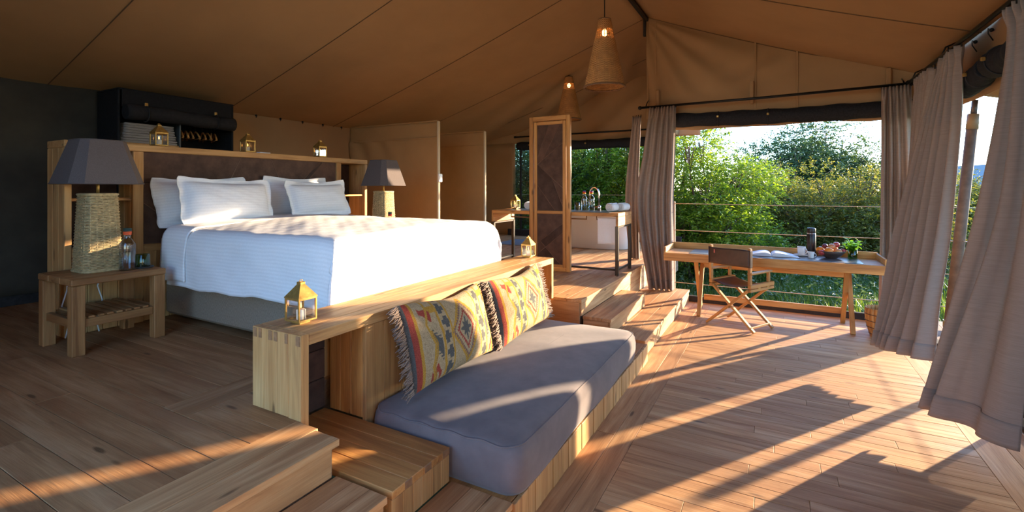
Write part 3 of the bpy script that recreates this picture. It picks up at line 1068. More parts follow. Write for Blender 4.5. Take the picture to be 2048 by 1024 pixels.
def table_lamp(label, loc, rz, cord=True):
    o = thing('table_lamp', label, 'lamp', loc, rz)
    hgt, b0, b1 = 0.55, 0.114, 0.090
    NS = 40
    base0 = resample(sq_ring(b0, b0, 0.03, 4), NS); base1 = resample(sq_ring(b1, b1, 0.03, 4), NS)
    def at(k, t, off=0.0):
        x = base0[k % NS][0] + (base1[k % NS][0] - base0[k % NS][0]) * t
        y = base0[k % NS][1] + (base1[k % NS][1] - base0[k % NS][1]) * t
        q = math.hypot(x, y)
        return Vector((x * (1 + off / q), y * (1 + off / q), 0.004 + t * hgt))
    m = MB()
    rows = 52
    for j in range(rows):
        t = (j + 0.5) / rows
        pts = [at(k, t + RND.uniform(-0.0025, 0.0025), 0.0045 * (1 if (k + j) % 2 else -1)) for k in range(NS)]
        m.tube(pts, 0.0055, 4, False, True)
    w = m.build('wicker_weave', WICK, o); w['kind'] = 'stuff'
    s = MB()
    for k in range(0, NS, 2):
        s.tube([at(k, 0), at(k, 1.0)], 0.004, 5)
    for t in (0.008, 0.99):
        s.tube([at(k, t, 0.004) for k in range(NS)], 0.009, 6, False, True)
    w = s.build('wicker_stakes', WICK, o); w['kind'] = 'stuff'
    ln = MB()
    ln.grid(np.array([[at(k, t, -0.010) for t in (0.0, 1.0)] for k in range(NS)]), True, True)
    ln.build('inner_liner', WICK_D, o)
    MB().box((0, 0, hgt + 0.002), (2 * b1 - 0.01, 2 * b1 - 0.01, 0.012), None, 0.004).build('top_plate', WICK, o)
    MB().tube([(0, 0, hgt), (0, 0, hgt + 0.10)], 0.010, 10).build('stem', BRASS, o)
    # shade: square pyramid with clipped corners
    z0, z1 = hgt + 0.075, hgt + 0.385
    def oct_(hw, c):
        return [(hw, -hw + c), (hw, hw - c), (hw - c, hw), (-hw + c, hw), (-hw, hw - c), (-hw, -hw + c), (-hw + c, -hw), (hw - c, -hw)]
    lo, hi = oct_(0.222, 0.066), oct_(0.134, 0.040)
    sh = MB()
    vs = [(x, y, z0) for x, y in lo] + [(x, y, z1) for x, y in hi]
    sh.add(vs, [(i, (i + 1) % 8, 8 + (i + 1) % 8, 8 + i) for i in range(8)])
    so = sh.build('lamp_shade', SHADE, o)
    sd = so.modifiers.new('thickness', 'SOLIDIFY'); sd.thickness = 0.005; sd.offset = -1
    rim = MB()
    for pl, z in ((lo, z0), (hi, z1)):
        rim.tube([(x, y, z) for x, y in pl], 0.004, 5, False, True)
    rim.build('shade_rim', SHADE, so)
    sp = MB()
    for a in range(4):
        q = hi[2 * a]
        sp.tube([(0, 0, hgt + 0.30), (q[0], q[1], z1)], 0.003, 5)
    sp.tube([(0, 0, hgt + 0.08), (0, 0, hgt + 0.30)], 0.006, 6)
    sp.build('shade_spider', BRASS, o)
    MB().ball((0, 0, hgt + 0.20), 0.032, 12, 8, (1, 1, 1.3)).build('bulb', plain('bulb_glass', (0.85, 0.83, 0.78), 0.3), o)
    if cord:
        wh = plain('white_cord', (0.75, 0.75, 0.78), 0.5)
        zt = 0.505
        for dx, w_ in ((-0.10, 0.02), (0.10, -0.02)):
            pts = [(dx, 0.20, -0.05), (dx + w_ * 0.5, 0.245, -0.15), (dx - w_, 0.245, -0.26), (dx + w_, 0.24, -0.40), (dx, 0.245, -zt + 0.006)]
            MB().tube(pts, 0.005, 6).build('cord', wh, o)
    return o
table_lamp('wicker table lamp with grey shade on the left nightstand, near the camera', (1.615, 4.30, 1.005), 0.0)
table_lamp('wicker table lamp with grey shade beyond the bed by the partition', (4.48, 4.28, 1.005), 0.0, False)

# ------------------------------------------------------------------ bottles and glasses on the nightstands
def bottle(name, label, loc, r, h, cap_cols, group=None, tint=(0.93, 0.96, 0.97)):
    o = thing(name, label, 'bottle', loc, 0, group)
    prof = [(0.001, 0.0), (r * 0.92, 0.0), (r, 0.006), (r, h * 0.58), (r * 0.94, h * 0.64), (r * 0.62, h * 0.72), (r * 0.42, h * 0.76), (r * 0.40, h * 0.86), (r * 0.46, h * 0.865), (r * 0.46, h * 0.885)]
    MB().lathe(prof, 28).build('bottle_glass', glass('bottle_glass_clear', tint, 0.22), o)
    MB().lathe([(0.001, 0.005), (r * 0.93, 0.005), (r * 0.93, h * 0.50), (0.001, h * 0.50)], 24).build('water', glass('water_clear', (0.90, 0.95, 0.97), 0.10), o)
    z = h * 0.84
    n = len(cap_cols)
    dz = (h - z) / n
    for i, (nm, c) in enumerate(cap_cols):
        MB().lathe([(r * 0.50, z + i * dz), (r * 0.52, z + i * dz + 0.002), (r * 0.52, z + (i + 1) * dz - 0.001), (r * 0.47, z + (i + 1) * dz)], 18).build('cap_band', plain(nm, c, 0.55), o)
    return o
CO = ('orange_beads', (0.80, 0.10, 0.02)); CK = ('black_green_beads', (0.02, 0.045, 0.035)); CR = ('red_beads', (0.55, 0.02, 0.03))
CY = ('yellow_beads', (0.80, 0.42, 0.03)); CB = ('blue_beads', (0.03, 0.10, 0.40))
bottle('water_bottle', 'clear water bottle with orange and dark green cap beside the left lamp', (1.725, 4.13, 1.005), 0.050, 0.305, [CO, CO, CK, CK])
bottle('water_bottle', 'clear water bottle with orange beaded cap beside the lamp beyond the bed', (4.40, 4.10, 1.005), 0.046, 0.305, [CO, CR, CK, CK])
tray = MB().lathe([(0.001, 0), (0.066, 0), (0.070, 0.004), (0.068, 0.009), (0.001, 0.007)], 28).build('coaster', plain('dark_coaster', (0.03, 0.03, 0.03), 0.3), None, (1.835, 4.16, 1.0055))
tag(tray, 'round dark coaster under the green glass on the left nightstand', 'coaster')
tb = thing('tumbler', 'green glass tumbler standing upside down on a dark coaster', 'glass', (1.835, 4.16, 1.0155))
MB().lathe([(0.046, 0.0), (0.047, 0.004), (0.044, 0.085), (0.038, 0.092), (0.001, 0.092)], 24).build('glass_wall', glass('green_glass', (0.42, 0.66, 0.36), 0.2), tb)
MB().lathe([(0.040, 0.001), (0.039, 0.083), (0.001, 0.085)], 24).build('inner_wall', glass('green_glass', (0.42, 0.66, 0.36), 0.2), tb)

# ------------------------------------------------------------------ lanterns
def lantern(label, loc, h=0.215, rz=0.0, candle=True, group='brass candle lanterns'):
    o = thing('candle_lantern', label, 'lantern', loc, rz, group)
    k = h / 0.222
    s = 0.054 * k
    z0, z1 = 0.014 * k, 0.132 * k
    f = MB()
    for x in (-s, s):
        for y in (-s, s):
            f.box((x * 0.94, y * 0.94, (z0 + z1) / 2), (0.009 * k, 0.009 * k, z1 - z0), None, 0.0008)
    for z in (z0 + 0.004 * k, z1 - 0.004 * k):
        for q in (-s * 0.94, s * 0.94):
            f.box((0, q, z), (2 * s * 0.88, 0.009 * k, 0.009 * k), None, 0.0008)
            f.box((q, 0, z), (0.009 * k, 2 * s * 0.88, 0.009 * k), None, 0.0008)
    f.build('frame', BRASS, o)
    MB().box((0, 0, z0), (2 * s * 0.97, 2 * s * 0.97, 0.004), None, 0.001).build('floor_plate', BRASS, o)
    MB().box((0, 0, z0 * 0.5 - 0.001), (s * 1.2, s * 1.2, z0), None, 0.002).build('foot', BRASS, o)
    r = MB()
    e = s * 1.06
    a = s * 0.26
    zt = z1 + 0.066 * k
    vs = [(-e, -e, z1), (e, -e, z1), (e, e, z1), (-e, e, z1), (-e, -e, z1 + 0.004), (e, -e, z1 + 0.004), (e, e, z1 + 0.004), (-e, e, z1 + 0.004), (-a, -a, zt), (a, -a, zt), (a, a, zt), (-a, a, zt)]
    fs = [(0, 3, 2, 1)] + [(i, (i + 1) % 4, 4 + (i + 1) % 4, 4 + i) for i in range(4)] + [(4 + i, 4 + (i + 1) % 4, 8 + (i + 1) % 4, 8 + i) for i in range(4)] + [(8, 9, 10, 11)]
    r.add(vs, fs)
    ro = r.build('roof', BRASS, o)
    MB().box((0, 0, zt + 0.006 * k), (a * 2.2, a * 2.2, 0.014 * k), None, 0.002).build('chimney_cap', BRASS, ro)
    ring = [(0.010 * k * math.cos(t), 0, zt + 0.014 * k + 0.008 * k * (1 + math.sin(t)) * 0.6) for t in [2 * PI * i / 12 for i in range(12)]]
    MB().tube(ring, 0.0018, 5, False, True).build('hanging_ring', BRASS, ro)
    for ax in (0, 1):
        for q in (-1, 1):
            sz = (0.0015, 2 * s * 0.86, z1 - z0 - 0.014 * k) if ax == 0 else (2 * s * 0.86, 0.0015, z1 - z0 - 0.014 * k)
            c = (q * s * 0.94, 0, (z0 + z1) / 2) if ax == 0 else (0, q * s * 0.94, (z0 + z1) / 2)
            MB().box(c, sz, None, 0.0003).build('glass_pane', GLASS, o)
    ca = MB().lathe([(0.022 * k, z0 + 0.003), (0.023 * k, z0 + 0.004), (0.023 * k, z0 + 0.052 * k), (0.019 * k, z0 + 0.055 * k), (0.001, z0 + 0.052 * k)], 18).build('candle', WAX, o)
    zc = z0 + 0.054 * k
    MB().tube([(0, 0, zc - 0.002), (0.001, 0, zc + 0.010 * k)], 0.0012, 5).build('wick', BLACK, ca)
    MB().lathe([(0.0008, zc + 0.006 * k), (0.0048 * k, zc + 0.014 * k), (0.0040 * k, zc + 0.022 * k), (0.0008, zc + 0.036 * k)], 10).build('flame', FLAME, ca)
    return o
lantern('brass candle lantern on the left end of the bench, nearest the camera', (1.668, 2.166, 0.9035), 0.222)
lantern('brass candle lantern on the right end of the bench', (4.345, 2.20, 0.9035), 0.215)
lantern('brass candle lantern on the headboard, in front of the wardrobe', (2.205, 4.72, ZT + 0.0005), 0.205)
lantern('brass candle lantern on the middle of the headboard, by a white card', (3.008, 4.72, ZT + 0.0005), 0.205)
lantern('brass candle lantern on the right part of the headboard', (3.894, 4.72, ZT + 0.0005), 0.212)
cd = MB().box((0, 0, 0.006), (0.12, 0.06, 0.012), None, 0.003).build('card', plain('white_card', (0.75, 0.75, 0.76), 0.5), None, (3.14, 4.66, ZT + 0.0005))
tag(cd, 'small white card lying on the headboard beside the middle lantern', 'card')

# ------------------------------------------------------------------ bench console at the foot of the bed
X0, X1, Y0, Y1, ZB_ = 1.511, 4.43, 1.963, 2.331, 0.903
bn = thing('bench_console', 'long wooden bench console with open niches at the foot of the bed', 'bench', (X0, Y0, PZ))
def bn_part(name, x0, x1, y0, y1, z0, z1, kind='bench', b=0.003, mat=None):
    return part(bn, name, kind, ((x0 + x1) / 2 - X0, (y0 + y1) / 2 - Y0, (z0 + z1) / 2 - PZ), (x1 - x0, y1 - y0, z1 - z0), b, mat=mat)
n = 3
for i in range(n):
    w = (Y1 - Y0) / n
    bn_part('top_board', X0 + 0.046, X1 - 0.046, Y0 + i * w, Y0 + (i + 1) * w - 0.0012, ZB_ - 0.055, ZB_, b=0.0025)
for xs in (X0, X1 - 0.045):
    for i in range(4):
        w = (Y1 - Y0) / 4
        z0 = PZ + 0.001
        if i < 1 and xs == X0:
            z0 = 0.340
        bn_part('end_board', xs, xs + 0.045, Y0 + i * w, Y0 + (i + 1) * w - 0.001, z0, ZB_ - 0.0005, b=0.002)
# finger joints: dark end-grain keys on the end panels
EG = plain('end_grain', (0.27, 0.135, 0.06), 0.6, var=0.3, scale=30)
for xs in (X0 - 0.001, X1 + 0.001):
    for i, y in enumerate((0.020, 0.105, 0.185, 0.225, 0.305, 0.345)):
        part(bn, 'joint_key', None, (xs - X0, y, ZB_ - 0.028 - PZ), (0.004, (0.030, 0.022, 0.026)[i % 3], 0.046), 0.001, mat=EG)
for i in range(15):                            # front boards between the niches
    w = (4.05 - 1.921) / 15
    bn_part('front_board', 1.921 + i * w, 1.921 + (i + 1) * w - 0.002, Y0 + 0.001, Y0 + 0.028, 0.17, ZB_ - 0.0565)
for xs in (1.921, 4.03):
    for i in range(3):
        bn_part('niche_side', xs, xs + 0.02, Y0 + 0.029 + 0.085 * i, Y0 + 0.112 + 0.085 * i, 0.342 if xs < 3 else PZ + 0.002, ZB_ - 0.0565, 'honey')
for i in range(3):                             # dark leather back of the niche, stitched bands
    zz = 0.345 + 0.168 * i
    bn_part('leather_patch', 1.557, 1.920, 2.285, 2.300, zz, zz + 0.165, mat=(LEATHER, LEATHER3, LEATHER2)[i], b=0.004)
for i in range(2):
    zz = PZ + 0.004 + 0.172 * i
    bn_part('leather_patch', 4.051, 4.384, 2.285, 2.300, zz, zz + 0.169, mat=(LEATHER3, LEATHER)[i], b=0.004)
for i in range(20):
    w = (X1 - X0 - 0.1) / 20
    bn_part('back_board', X0 + 0.05 + i * w, X0 + 0.05 + (i + 1) * w - 0.002, Y1 - 0.026, Y1 - 0.004, PZ + 0.001, ZB_ - 0.0565)

# low box under the left niche, standing proud as a side ledge
bx = thing('ledge_box', 'low wooden ledge box with finger joints between the steps and the daybed', 'box', (1.517, 1.40, 0.168))
def bxp(name, x0, x1, y0, y1, z0, z1, kind='honey', b=0.003, mat=None):
    return part(bx, name, kind, ((x0 + x1) / 2 - 1.517, (y0 + y1) / 2 - 1.40, (z0 + z1) / 2 - 0.168), (x1 - x0, y1 - y0, z1 - z0), b, mat=mat)
for i in range(4):
    w = (1.918 - 1.517) / 4
    bxp('top_board', 1.517 + i * w, 1.517 + (i + 1) * w - 0.001, 1.40, 2.284, 0.303, 0.338)
for i in range(6):
    w = (1.918 - 1.517) / 6
    bxp('end_board', 1.517 + i * w, 1.517 + (i + 1) * w - 0.0015, 1.402, 1.43, 0.1695, 0.3025, 'bench')
    if i % 2:
        bxp('joint_key', 1.517 + i * w + 0.008, 1.517 + (i + 1) * w - 0.008, 1.3985, 1.408, 0.303, 0.337, mat=EG)
for x in (1.518, 1.898):
    bxp('side_board', x, x + 0.02, 1.431, 1.69 if x < 1.7 else 2.28, 0.1695, 0.3025)

# daybed base: a low plinth of upright boards
db = thing('daybed', 'low daybed base of upright pale boards under the grey mattress', 'daybed', (1.93, 1.045, 0))
bw = 2.575 / 36
for i in range(36):
    part(db, 'front_board', 'bench', (bw * (i + 0.5), 0.011 + 0.0015 * (i % 3), 0.081), (bw - 0.0015, 0.022, 0.158), 0.002)
part(db, 'deck_panel', 'honey', (1.2875, 0.475, 0.15), (2.57, 0.895, 0.02))
part(db, 'side_board', 'bench', (2.563, 0.20, 0.0805), (0.022, 0.34, 0.158), 0.002)

# mattress
MT = cloth('charcoal_cover', (0.165, 0.135, 0.130), 0, (7, 7, 7), 0.14, 0.95, bump_s=0.35, sheen=0.15)
mt = thing('daybed_mattress', 'thick dark grey daybed mattress with rounded corners and piped edge', 'mattress', (3.0, 1.50, 0.162))
def mattress(w, d, h, r):
    NA = 26
    ring = resample(sq_ring(w / 2, d / 2, r, 9), 200)
    prof = [(0.0, -0.012, 0.0)]
    rows = []
    lv = [(-0.010, 0.0), (0.004, 0.03), (0.012, 0.10), (0.012, 0.16), (0.006, 0.205), (-0.004, 0.228), (-0.022, 0.240), (-0.05, 0.247), (-0.10, 0.253), (-0.17, 0.258), (-0.25, 0.262), (-0.34, 0.264), (-0.42, 0.265), (-0.4572, 0.265)]
    for off, z in lv:
        row = []
        for (x, y) in ring:
            q = math.hypot(x, y)
            k = Vector((x, y))
            # shrink towards a rounded rectangle inside
            fx = (w / 2 + off) / (w / 2); fy = (d / 2 + off) / (d / 2)
            xx, yy = x * fx, y * fy
            wob = 0.006 * math.sin(x * 6.3 + z * 9) * math.sin(y * 5 + 1) if z < 0.22 else 0
            zz = z
            if z > 0.2:
                zz += 0.005 * math.sin(xx * 2.9 + 1) * math.cos(yy * 4) + 0.002 * math.sin(xx * 9 + yy * 5)
                if x < -w / 2 + 0.22:
                    zz += 0.005 * math.sin(yy * 34 + xx * 14) * max(0, 1 - (xx + w / 2) / 0.20)
            row.append((xx + wob * 0.5, yy + wob, zz * (1 if z > 0.01 else 1)))
        rows.append(row)
    return np.array(rows), ring
rows, ring = mattress(2.10, 0.915, 0.25, 0.085)
m = MB()
m.grid(np.transpose(rows, (1, 0, 2)), True, True)
o = len(m.v) - 200 * rows.shape[0]
m.f.append(tuple(i * rows.shape[0] for i in reversed(range(200)))); m.sm.append(False)
m.build('mattress_cover', MT, mt)
pp = MB().tube([tuple(p) for p in rows[5]], 0.0045, 6, False, True)
pp.build('piping', MT, mt)

# ------------------------------------------------------------------ kilim cushions: flat-woven pattern over a stuffed cushion
CREAM = (0.43, 0.325, 0.195); MUST = (0.46, 0.26, 0.045); GREY = (0.105, 0.105, 0.10); RED = (0.33, 0.065, 0.045); PUR = (0.19, 0.115, 0.115)
def kilim(u, v, seed):
    """u along the cushion, v up; both 0..1, real size 0.92 x 0.5"""
    r = (math.sin(u * 911 + v * 577 + seed) * 43758.5) % 1
    L_, Hh = 0.92, 0.50
    x, y = u * L_, v * Hh
    uu = u if u < 0.56 else 1.12 - u               # roughly mirrored about the medallion
    vs_ = int(v * 46) / 46; us_ = int(u * 92) / 92
    base = tuple(c * (0.86 + 0.22 * ((math.sin(us_ * 211 + vs_ * 97) * 9973) % 1)) for c in CREAM)
    if uu < 0.022: return GREY
    if uu < 0.062: return RED
    if uu < 0.085: return MUST
    if uu < 0.10: return CREAM
    if uu < 0.27:
        a = (uu - 0.10) / 0.17
        zig = 0.30 + 0.26 * abs(((v * 2.0 + 0.1) % 1.0) * 2 - 1)
        if abs(a - zig) < 0.055: return MUST
        if abs(a - zig - 0.10) < 0.035 and v < 0.62: return (0.36, 0.20, 0.04)
        # grey comb motif
        cy = 0.44
        if 0.50 < a < 0.95 and abs(v - cy) < 0.24:
            if abs(v - cy + (a - 0.7) * 0.3) < 0.15 - 0.05 * ((v * 24) % 1 < 0.5): return GREY
        # red hooks at top and foot
        if 0.10 < a < 0.62 and abs(v - 0.86 + 0.16 * (a - 0.2)) < 0.055 - 0.02 * math.sin(a * 9): return RED
        if 0.25 < a < 0.80 and abs(v - 0.12 - 0.05 * math.sin(a * 14)) < 0.05: return RED
        if 0.50 < a < 1.0 and abs(v - 0.88) < 0.045: return MUST
        return base
    if uu < 0.29: return MUST
    if uu < 0.37:
        k = (v * 5.2) % 1.0
        row = int(v * 5.2)
        a = (uu - 0.29) / 0.08
        if row % 2 == 0 and 0.12 < k < 0.92 and (0.12 < a < 0.62 or (0.35 < k < 0.7 and a < 0.92)): return GREY
        if row % 2 == 1 and 0.12 < k < 0.92 and (0.40 < a < 0.90 or (0.35 < k < 0.7 and a > 0.1)): return GREY
        return base
    if uu < 0.385: return MUST
    # medallion
    dx = abs(u - 0.56) / 0.192; dy = abs(v - 0.5) / 0.47
    d = dx + dy
    if d < 0.22 + 0.16 * (0.5 + 0.5 * math.cos(8 * math.atan2(dy, dx))): return GREY
    if d < 0.48: return base
    t = ((dy - dx) * 7.0) % 1.0
    if d < 0.66: return RED if (d - 0.48) / 0.18 < 0.35 + abs(t * 2 - 1) * 0.65 else CREAM
    if d < 0.76: return CREAM
    if d < 0.94: return PUR if (d - 0.76) / 0.18 < abs(t * 2 - 1) * 0.9 + 0.1 else MUST
    if d < 1.02: return MUST
    return base
km, nt, b_, _ = new_mat('kilim_weave')
at = N(nt, 'ShaderNodeAttribute', attribute_name='pattern')
wv = noise_n(nt, coords(nt, (130, 130, 330), False), 1.0, 3, 0.6)
cc = mixc(nt, 'MULTIPLY', 1.0, at.outputs['Color'], ramp(nt, wv, [(0.3, (0.60, 0.58, 0.56)), (0.68, (1.15, 1.15, 1.15))]))
L(nt, cc, b_.inputs['Base Color']); b_.inputs['Roughness'].default_value = 0.95; b_.inputs['Specular IOR Level'].default_value = 0.1
bump(nt, b_, wv, 0.6, 0.004)
FRINGE = cloth('fringe_yarn', (0.27, 0.20, 0.16), 0, (200, 200, 200), 0.35, 0.95)
def cushion(label, loc, tilt, rz, seed, roll=0.0, w=0.92, h=0.50, t=0.17):
    o = thing('kilim_cushion', label, 'cushion', loc, 0, 'kilim cushions on the daybed', rot=(tilt, roll, rz))
    nu, nv = 230, 126
    U, V = np.meshgrid(np.linspace(0, 1, nu), np.linspace(0, 1, nv), indexing='ij')
    a, b = U * 2 - 1, V * 2 - 1
    puff = ((1 - np.abs(a) ** 2.8) * (1 - np.abs(b) ** 2.8)).clip(0) ** 0.6
    x = a * (w / 2) * (1 - 0.05 * (1 - b ** 2))
    z = b * (h / 2) * (1 - 0.07 * (1 - a ** 2)) + h / 2
    wr = 0.010 * fbm((U * 6, V * 4), seed) * puff
    sagz = -0.03 * np.exp(-((a - 0.1) / 0.5) ** 2) * np.clip(b, 0, 1) ** 2
    m = MB()
    m.grid(np.stack([x, -t / 2 * puff - wr - 0.002, z + sagz], -1))
    n1 = len(m.v)
    k = 3
    m.cols = [(*kilim(float(u), float(v), seed), 1.0) for u, v in zip(U.reshape(-1), V.reshape(-1))]
    m.build('cover_front', km, o)
    m2 = MB()
    m2.grid(np.stack([x, t / 2 * puff + 0.002, z + sagz], -1)[::-k, ::k])
    m2.build('cover_back', cloth('cushion_back', (0.42, 0.33, 0.22), 0, (200, 200, 200), 0.2), o)
    r = random.Random(seed)
    for sgn in (-1, 1):
        f = MB()
        for i in range(62):
            q = i / 61
            bb = q * 2 - 1
            px = sgn * (w / 2) * (1 - 0.05 * (1 - bb ** 2))
            pz = bb * (h / 2 - 0.005) + h / 2
            for j in range(2):
                ln = r.uniform(0.06, 0.10)
                dy = r.uniform(-0.02, 0.012)
                dz = r.uniform(-0.03, 0.0)
                p0 = Vector((px - sgn * 0.006, r.uniform(-0.004, 0.004), pz))
                p1 = p0 + Vector((sgn * ln * 0.5, dy * 0.6 - 0.004, dz * 0.4 + r.uniform(-0.006, 0.006)))
                p2 = p0 + Vector((sgn * ln, dy, dz + r.uniform(-0.01, 0.01)))
                f.tube([p0, p1, p2], [0.0046, 0.0044, 0.0026], 4, False)
        fo = f.build('fringe', FRINGE, o)
        fo['kind'] = 'stuff'
    return o
cushion('patterned kilim cushion with fringe, the nearer of two on the daybed', (2.55, 1.79, 0.435), -0.26, 0.03, 3, 0.02)
cushion('patterned kilim cushion with fringe, the farther one by the right lantern', (3.51, 1.78, 0.432), -0.25, 0.02, 8, -0.02, w=0.88)

# ------------------------------------------------------------------ writing desk
DX0, DX1, DY0, DY1, DZ = 6.36, 6.98, -1.02, 1.28, 0.775
dk = thing('writing_desk', 'long wooden writing desk with raised lip and crossed legs at the open window', 'desk', (DX0, DY0, 0))
def dp(name, x0, x1, y0, y1, z0, z1, kind='desk', b=0.003, mat=None):
    return part(dk, name, kind, ((x0 + x1) / 2 - DX0, (y0 + y1) / 2 - DY0, (z0 + z1) / 2), (x1 - x0, y1 - y0, z1 - z0), b, mat=mat)
dp('front_apron', DX0, DX0 + 0.028, DY0, DY1, 0.675, DZ)
dp('back_apron', DX1 - 0.028, DX1, DY0, DY1, 0.675, DZ - 0.012)
for y in (DY0, DY1 - 0.028):
    dp('end_apron', DX0 + 0.029, DX1 - 0.029, y, y + 0.028, 0.675, DZ - 0.012)
for i in range(4):
    w = (DX1 - DX0 - 0.06) / 4
    dp('top_board', DX0 + 0.03 + i * w, DX0 + 0.03 + (i + 1) * w - 0.001, DY0 + 0.002, DY1 - 0.002, DZ - 0.03, DZ - 0.002)
dp('back_lip', DX1 - 0.028, DX1 - 0.006, DY0, DY1, DZ - 0.011, DZ + 0.078)
for y in (DY0, DY1 - 0.022):
    dp('end_lip', DX0 + 0.03, DX1 - 0.03, y, y + 0.022, DZ - 0.001, DZ + 0.068)
mat_l = plain('slate_leather', (0.16, 0.155, 0.165), 0.33, 0, 0.5, var=0.15, scale=14)
dp('leather_inlay', DX0 + 0.06, DX1 - 0.05, DY0 + 0.20, DY1 - 0.30, DZ - 0.002, DZ + 0.002, mat=mat_l, b=0.001)
for y in (0.885, -0.70):
    def P_(x, z, dy=0.0): return (x - DX0, y + dy - DY0, z)
    barpart(dk, 'leg', 'desk', P_(6.405, 0.0, -0.022), P_(6.80, 0.672, -0.022), 0.050, 0.046, (0, 1, 0))
    barpart(dk, 'leg', 'desk', P_(6.93, 0.0, 0.022), P_(6.50, 0.672, 0.022), 0.050, 0.046, (0, 1, 0))
dp('stretcher_rail', 6.735, 6.775, -0.675, 0.86, 0.565, 0.635)
dp('foot_rail', 6.865, 6.90, -0.675, 0.86, 0.115, 0.185)

# ------------------------------------------------------------------ folding director's chair
ch = thing('director_chair', 'folding wooden director chair with brown leather back and seat at the desk', 'chair', (6.19, 0.385, 0), math.radians(-118))
K = 'honey'
for y in (-0.20, 0.20):
    s = 1 if y < 0 else -1
    barpart(ch, 'leg', K, (-0.285, y - 0.012 * s, 0.012), (0.235, y - 0.012 * s, 0.475), 0.026, 0.046, (0, 1, 0), 0.006)
    barpart(ch, 'leg', K, (0.285, y + 0.014 * s, 0.012), (-0.225, y + 0.014 * s, 0.475), 0.026, 0.046, (0, 1, 0), 0.006)
    MB().tube([(0, y - 0.035, 0.243), (0, y + 0.035, 0.243)], 0.007, 8).build('pivot_bolt', BRASS, ch)
for x in (-0.245, 0.245):
    barpart(ch, 'foot_rail', K, (x, -0.19, 0.055), (x, 0.19, 0.055), 0.016, 0.026)
for x in (-0.230, 0.245):
    part(ch, 'seat_rail', K, (x, 0.02, 0.468), (0.034, 0.48, 0.032), 0.005)
    part(ch, 'seat_rail', K, (x, 0.02, 0.512), (0.040, 0.48, 0.046), 0.006)
    part(ch, 'back_post', K, (x, -0.205, 0.735), (0.032, 0.042, 0.40), 0.005)
    part(ch, 'arm_post', K, (x, 0.165, 0.591), (0.030, 0.036, 0.112), 0.005)
    part(ch, 'armrest', K, (x * 1.02, -0.01, 0.658), (0.060, 0.42, 0.022), 0.007)
    for y in (-0.05, 0.13):
        MB().box((x * 1.06, y, 0.488), (0.012, 0.05, 0.016), None, 0.003).build('hinge_clip', BRASS, ch)
P = np.zeros((20, 12, 3))
U, V = np.meshgrid(np.linspace(-1, 1, 20), np.linspace(-1, 1, 12), indexing='ij')
P[..., 0] = U * 0.228 + 0.007; P[..., 1] = V * 0.215 + 0.02; P[..., 2] = 0.528 - 0.045 * (1 - U ** 2)
CHL = plain('chair_leather', (0.068, 0.036, 0.027), 0.38, 0, 0.5, var=0.3, scale=12, bump_s=0.15)
q = MB().grid(P).build('seat_sling', CHL, ch)
sd = q.modifiers.new('thickness', 'SOLIDIFY'); sd.thickness = 0.006
P = np.zeros((24, 10, 3))
U, V = np.meshgrid(np.linspace(-1, 1, 24), np.linspace(0, 1, 10), indexing='ij')
P[..., 0] = U * 0.248 + 0.007; P[..., 2] = 0.725 + V * 0.190 + 0.004 * np.sin(U * 3) * V; P[..., 1] = -0.229 + 0.018 * (U ** 2 - 1) * 0 - 0.014 * (1 - U ** 2)
q = MB().grid(P).build('back_sling', CHL, ch)
sd = q.modifiers.new('thickness', 'SOLIDIFY'); sd.thickness = 0.006
for x in (-0.244, 0.259):
    part(ch, 'sling_sleeve', None, (x, -0.21, 0.82), (0.014, 0.05, 0.19), 0.005, mat=CHL)
part(ch, 'stitched_label', None, (-0.165, -0.2405, 0.868), (0.016, 0.004, 0.040), 0.001, mat=plain('coral_label', (0.60, 0.16, 0.12), 0.7))

# ------------------------------------------------------------------ things on the desk
bk = thing('open_book', 'open book with blank white pages lying on the desk behind the chair', 'book', (6.70, 0.07, DZ + 0.0025), 0.06)
pg = plain('paper', (0.72, 0.72, 0.74), 0.8)
for sgn in (-1, 1):
    P = np.zeros((26, 8, 3))
    U, V = np.meshgrid(np.linspace(0, 1, 26), np.linspace(-0.5, 0.5, 8), indexing='ij')
    hump = 0.042 * np.sin(np.pi * np.clip(U * 1.05, 0, 1) ** 0.55) * (1 - 0.35 * U) + 0.006
    P[..., 0] = V * 0.30; P[..., 1] = sgn * U * 0.285; P[..., 2] = hump
    m = MB().grid(P if sgn > 0 else P[:, ::-1])
    nn = len(m.v)
    P2 = P.copy(); P2[..., 2] = 0.0045
    m.grid(P2[:, ::-1] if sgn > 0 else P2)
    for j in (0, 7):
        for i in range(25):
            a, b = i * 8 + j, (i + 1) * 8 + j
            c = nn + i * 8 + (7 - j if True else j); d = nn + (i + 1) * 8 + (7 - j)
            m.f.append((a, b, d, c)); m.sm.append(False)
    for j in range(7):
        m.f.append((25 * 8 + j, 25 * 8 + j + 1, nn + 25 * 8 + 6 - j, nn + 25 * 8 + 7 - j)); m.sm.append(False)
    m.build('page_block', pg, bk, fix=True)
    MB().box((0, sgn * 0.148, 0.0025), (0.312, 0.292, 0.004), None, 0.001).build('cover_board', plain('book_cover', (0.10, 0.08, 0.075), 0.6), bk)
CER = plain('white_ceramic', (0.74, 0.73, 0.72), 0.22)
def cup(name, label, loc, r, h, handle_a, cat='cup', group='white cups on the desk'):
    o = thing(name, label, cat, loc, handle_a, group)
    MB().lathe([(0.001, 0.0), (r * 0.72, 0.0), (r * 0.86, h * 0.12), (r, h * 0.8), (r * 1.0, h), (r * 0.93, h), (r * 0.90, h * 0.7), (r * 0.75, h * 0.12), (0.001, h * 0.08)], 26).build('body', CER, o)
    pts = [(r * 0.92 + r * 0.55 * math.sin(t), 0, h * (0.52 + 0.30 * math.cos(t))) for t in [PI * i / 10 for i in range(11)]]
    MB().tube(pts, r * 0.11, 7).build('handle', CER, o)
    return o
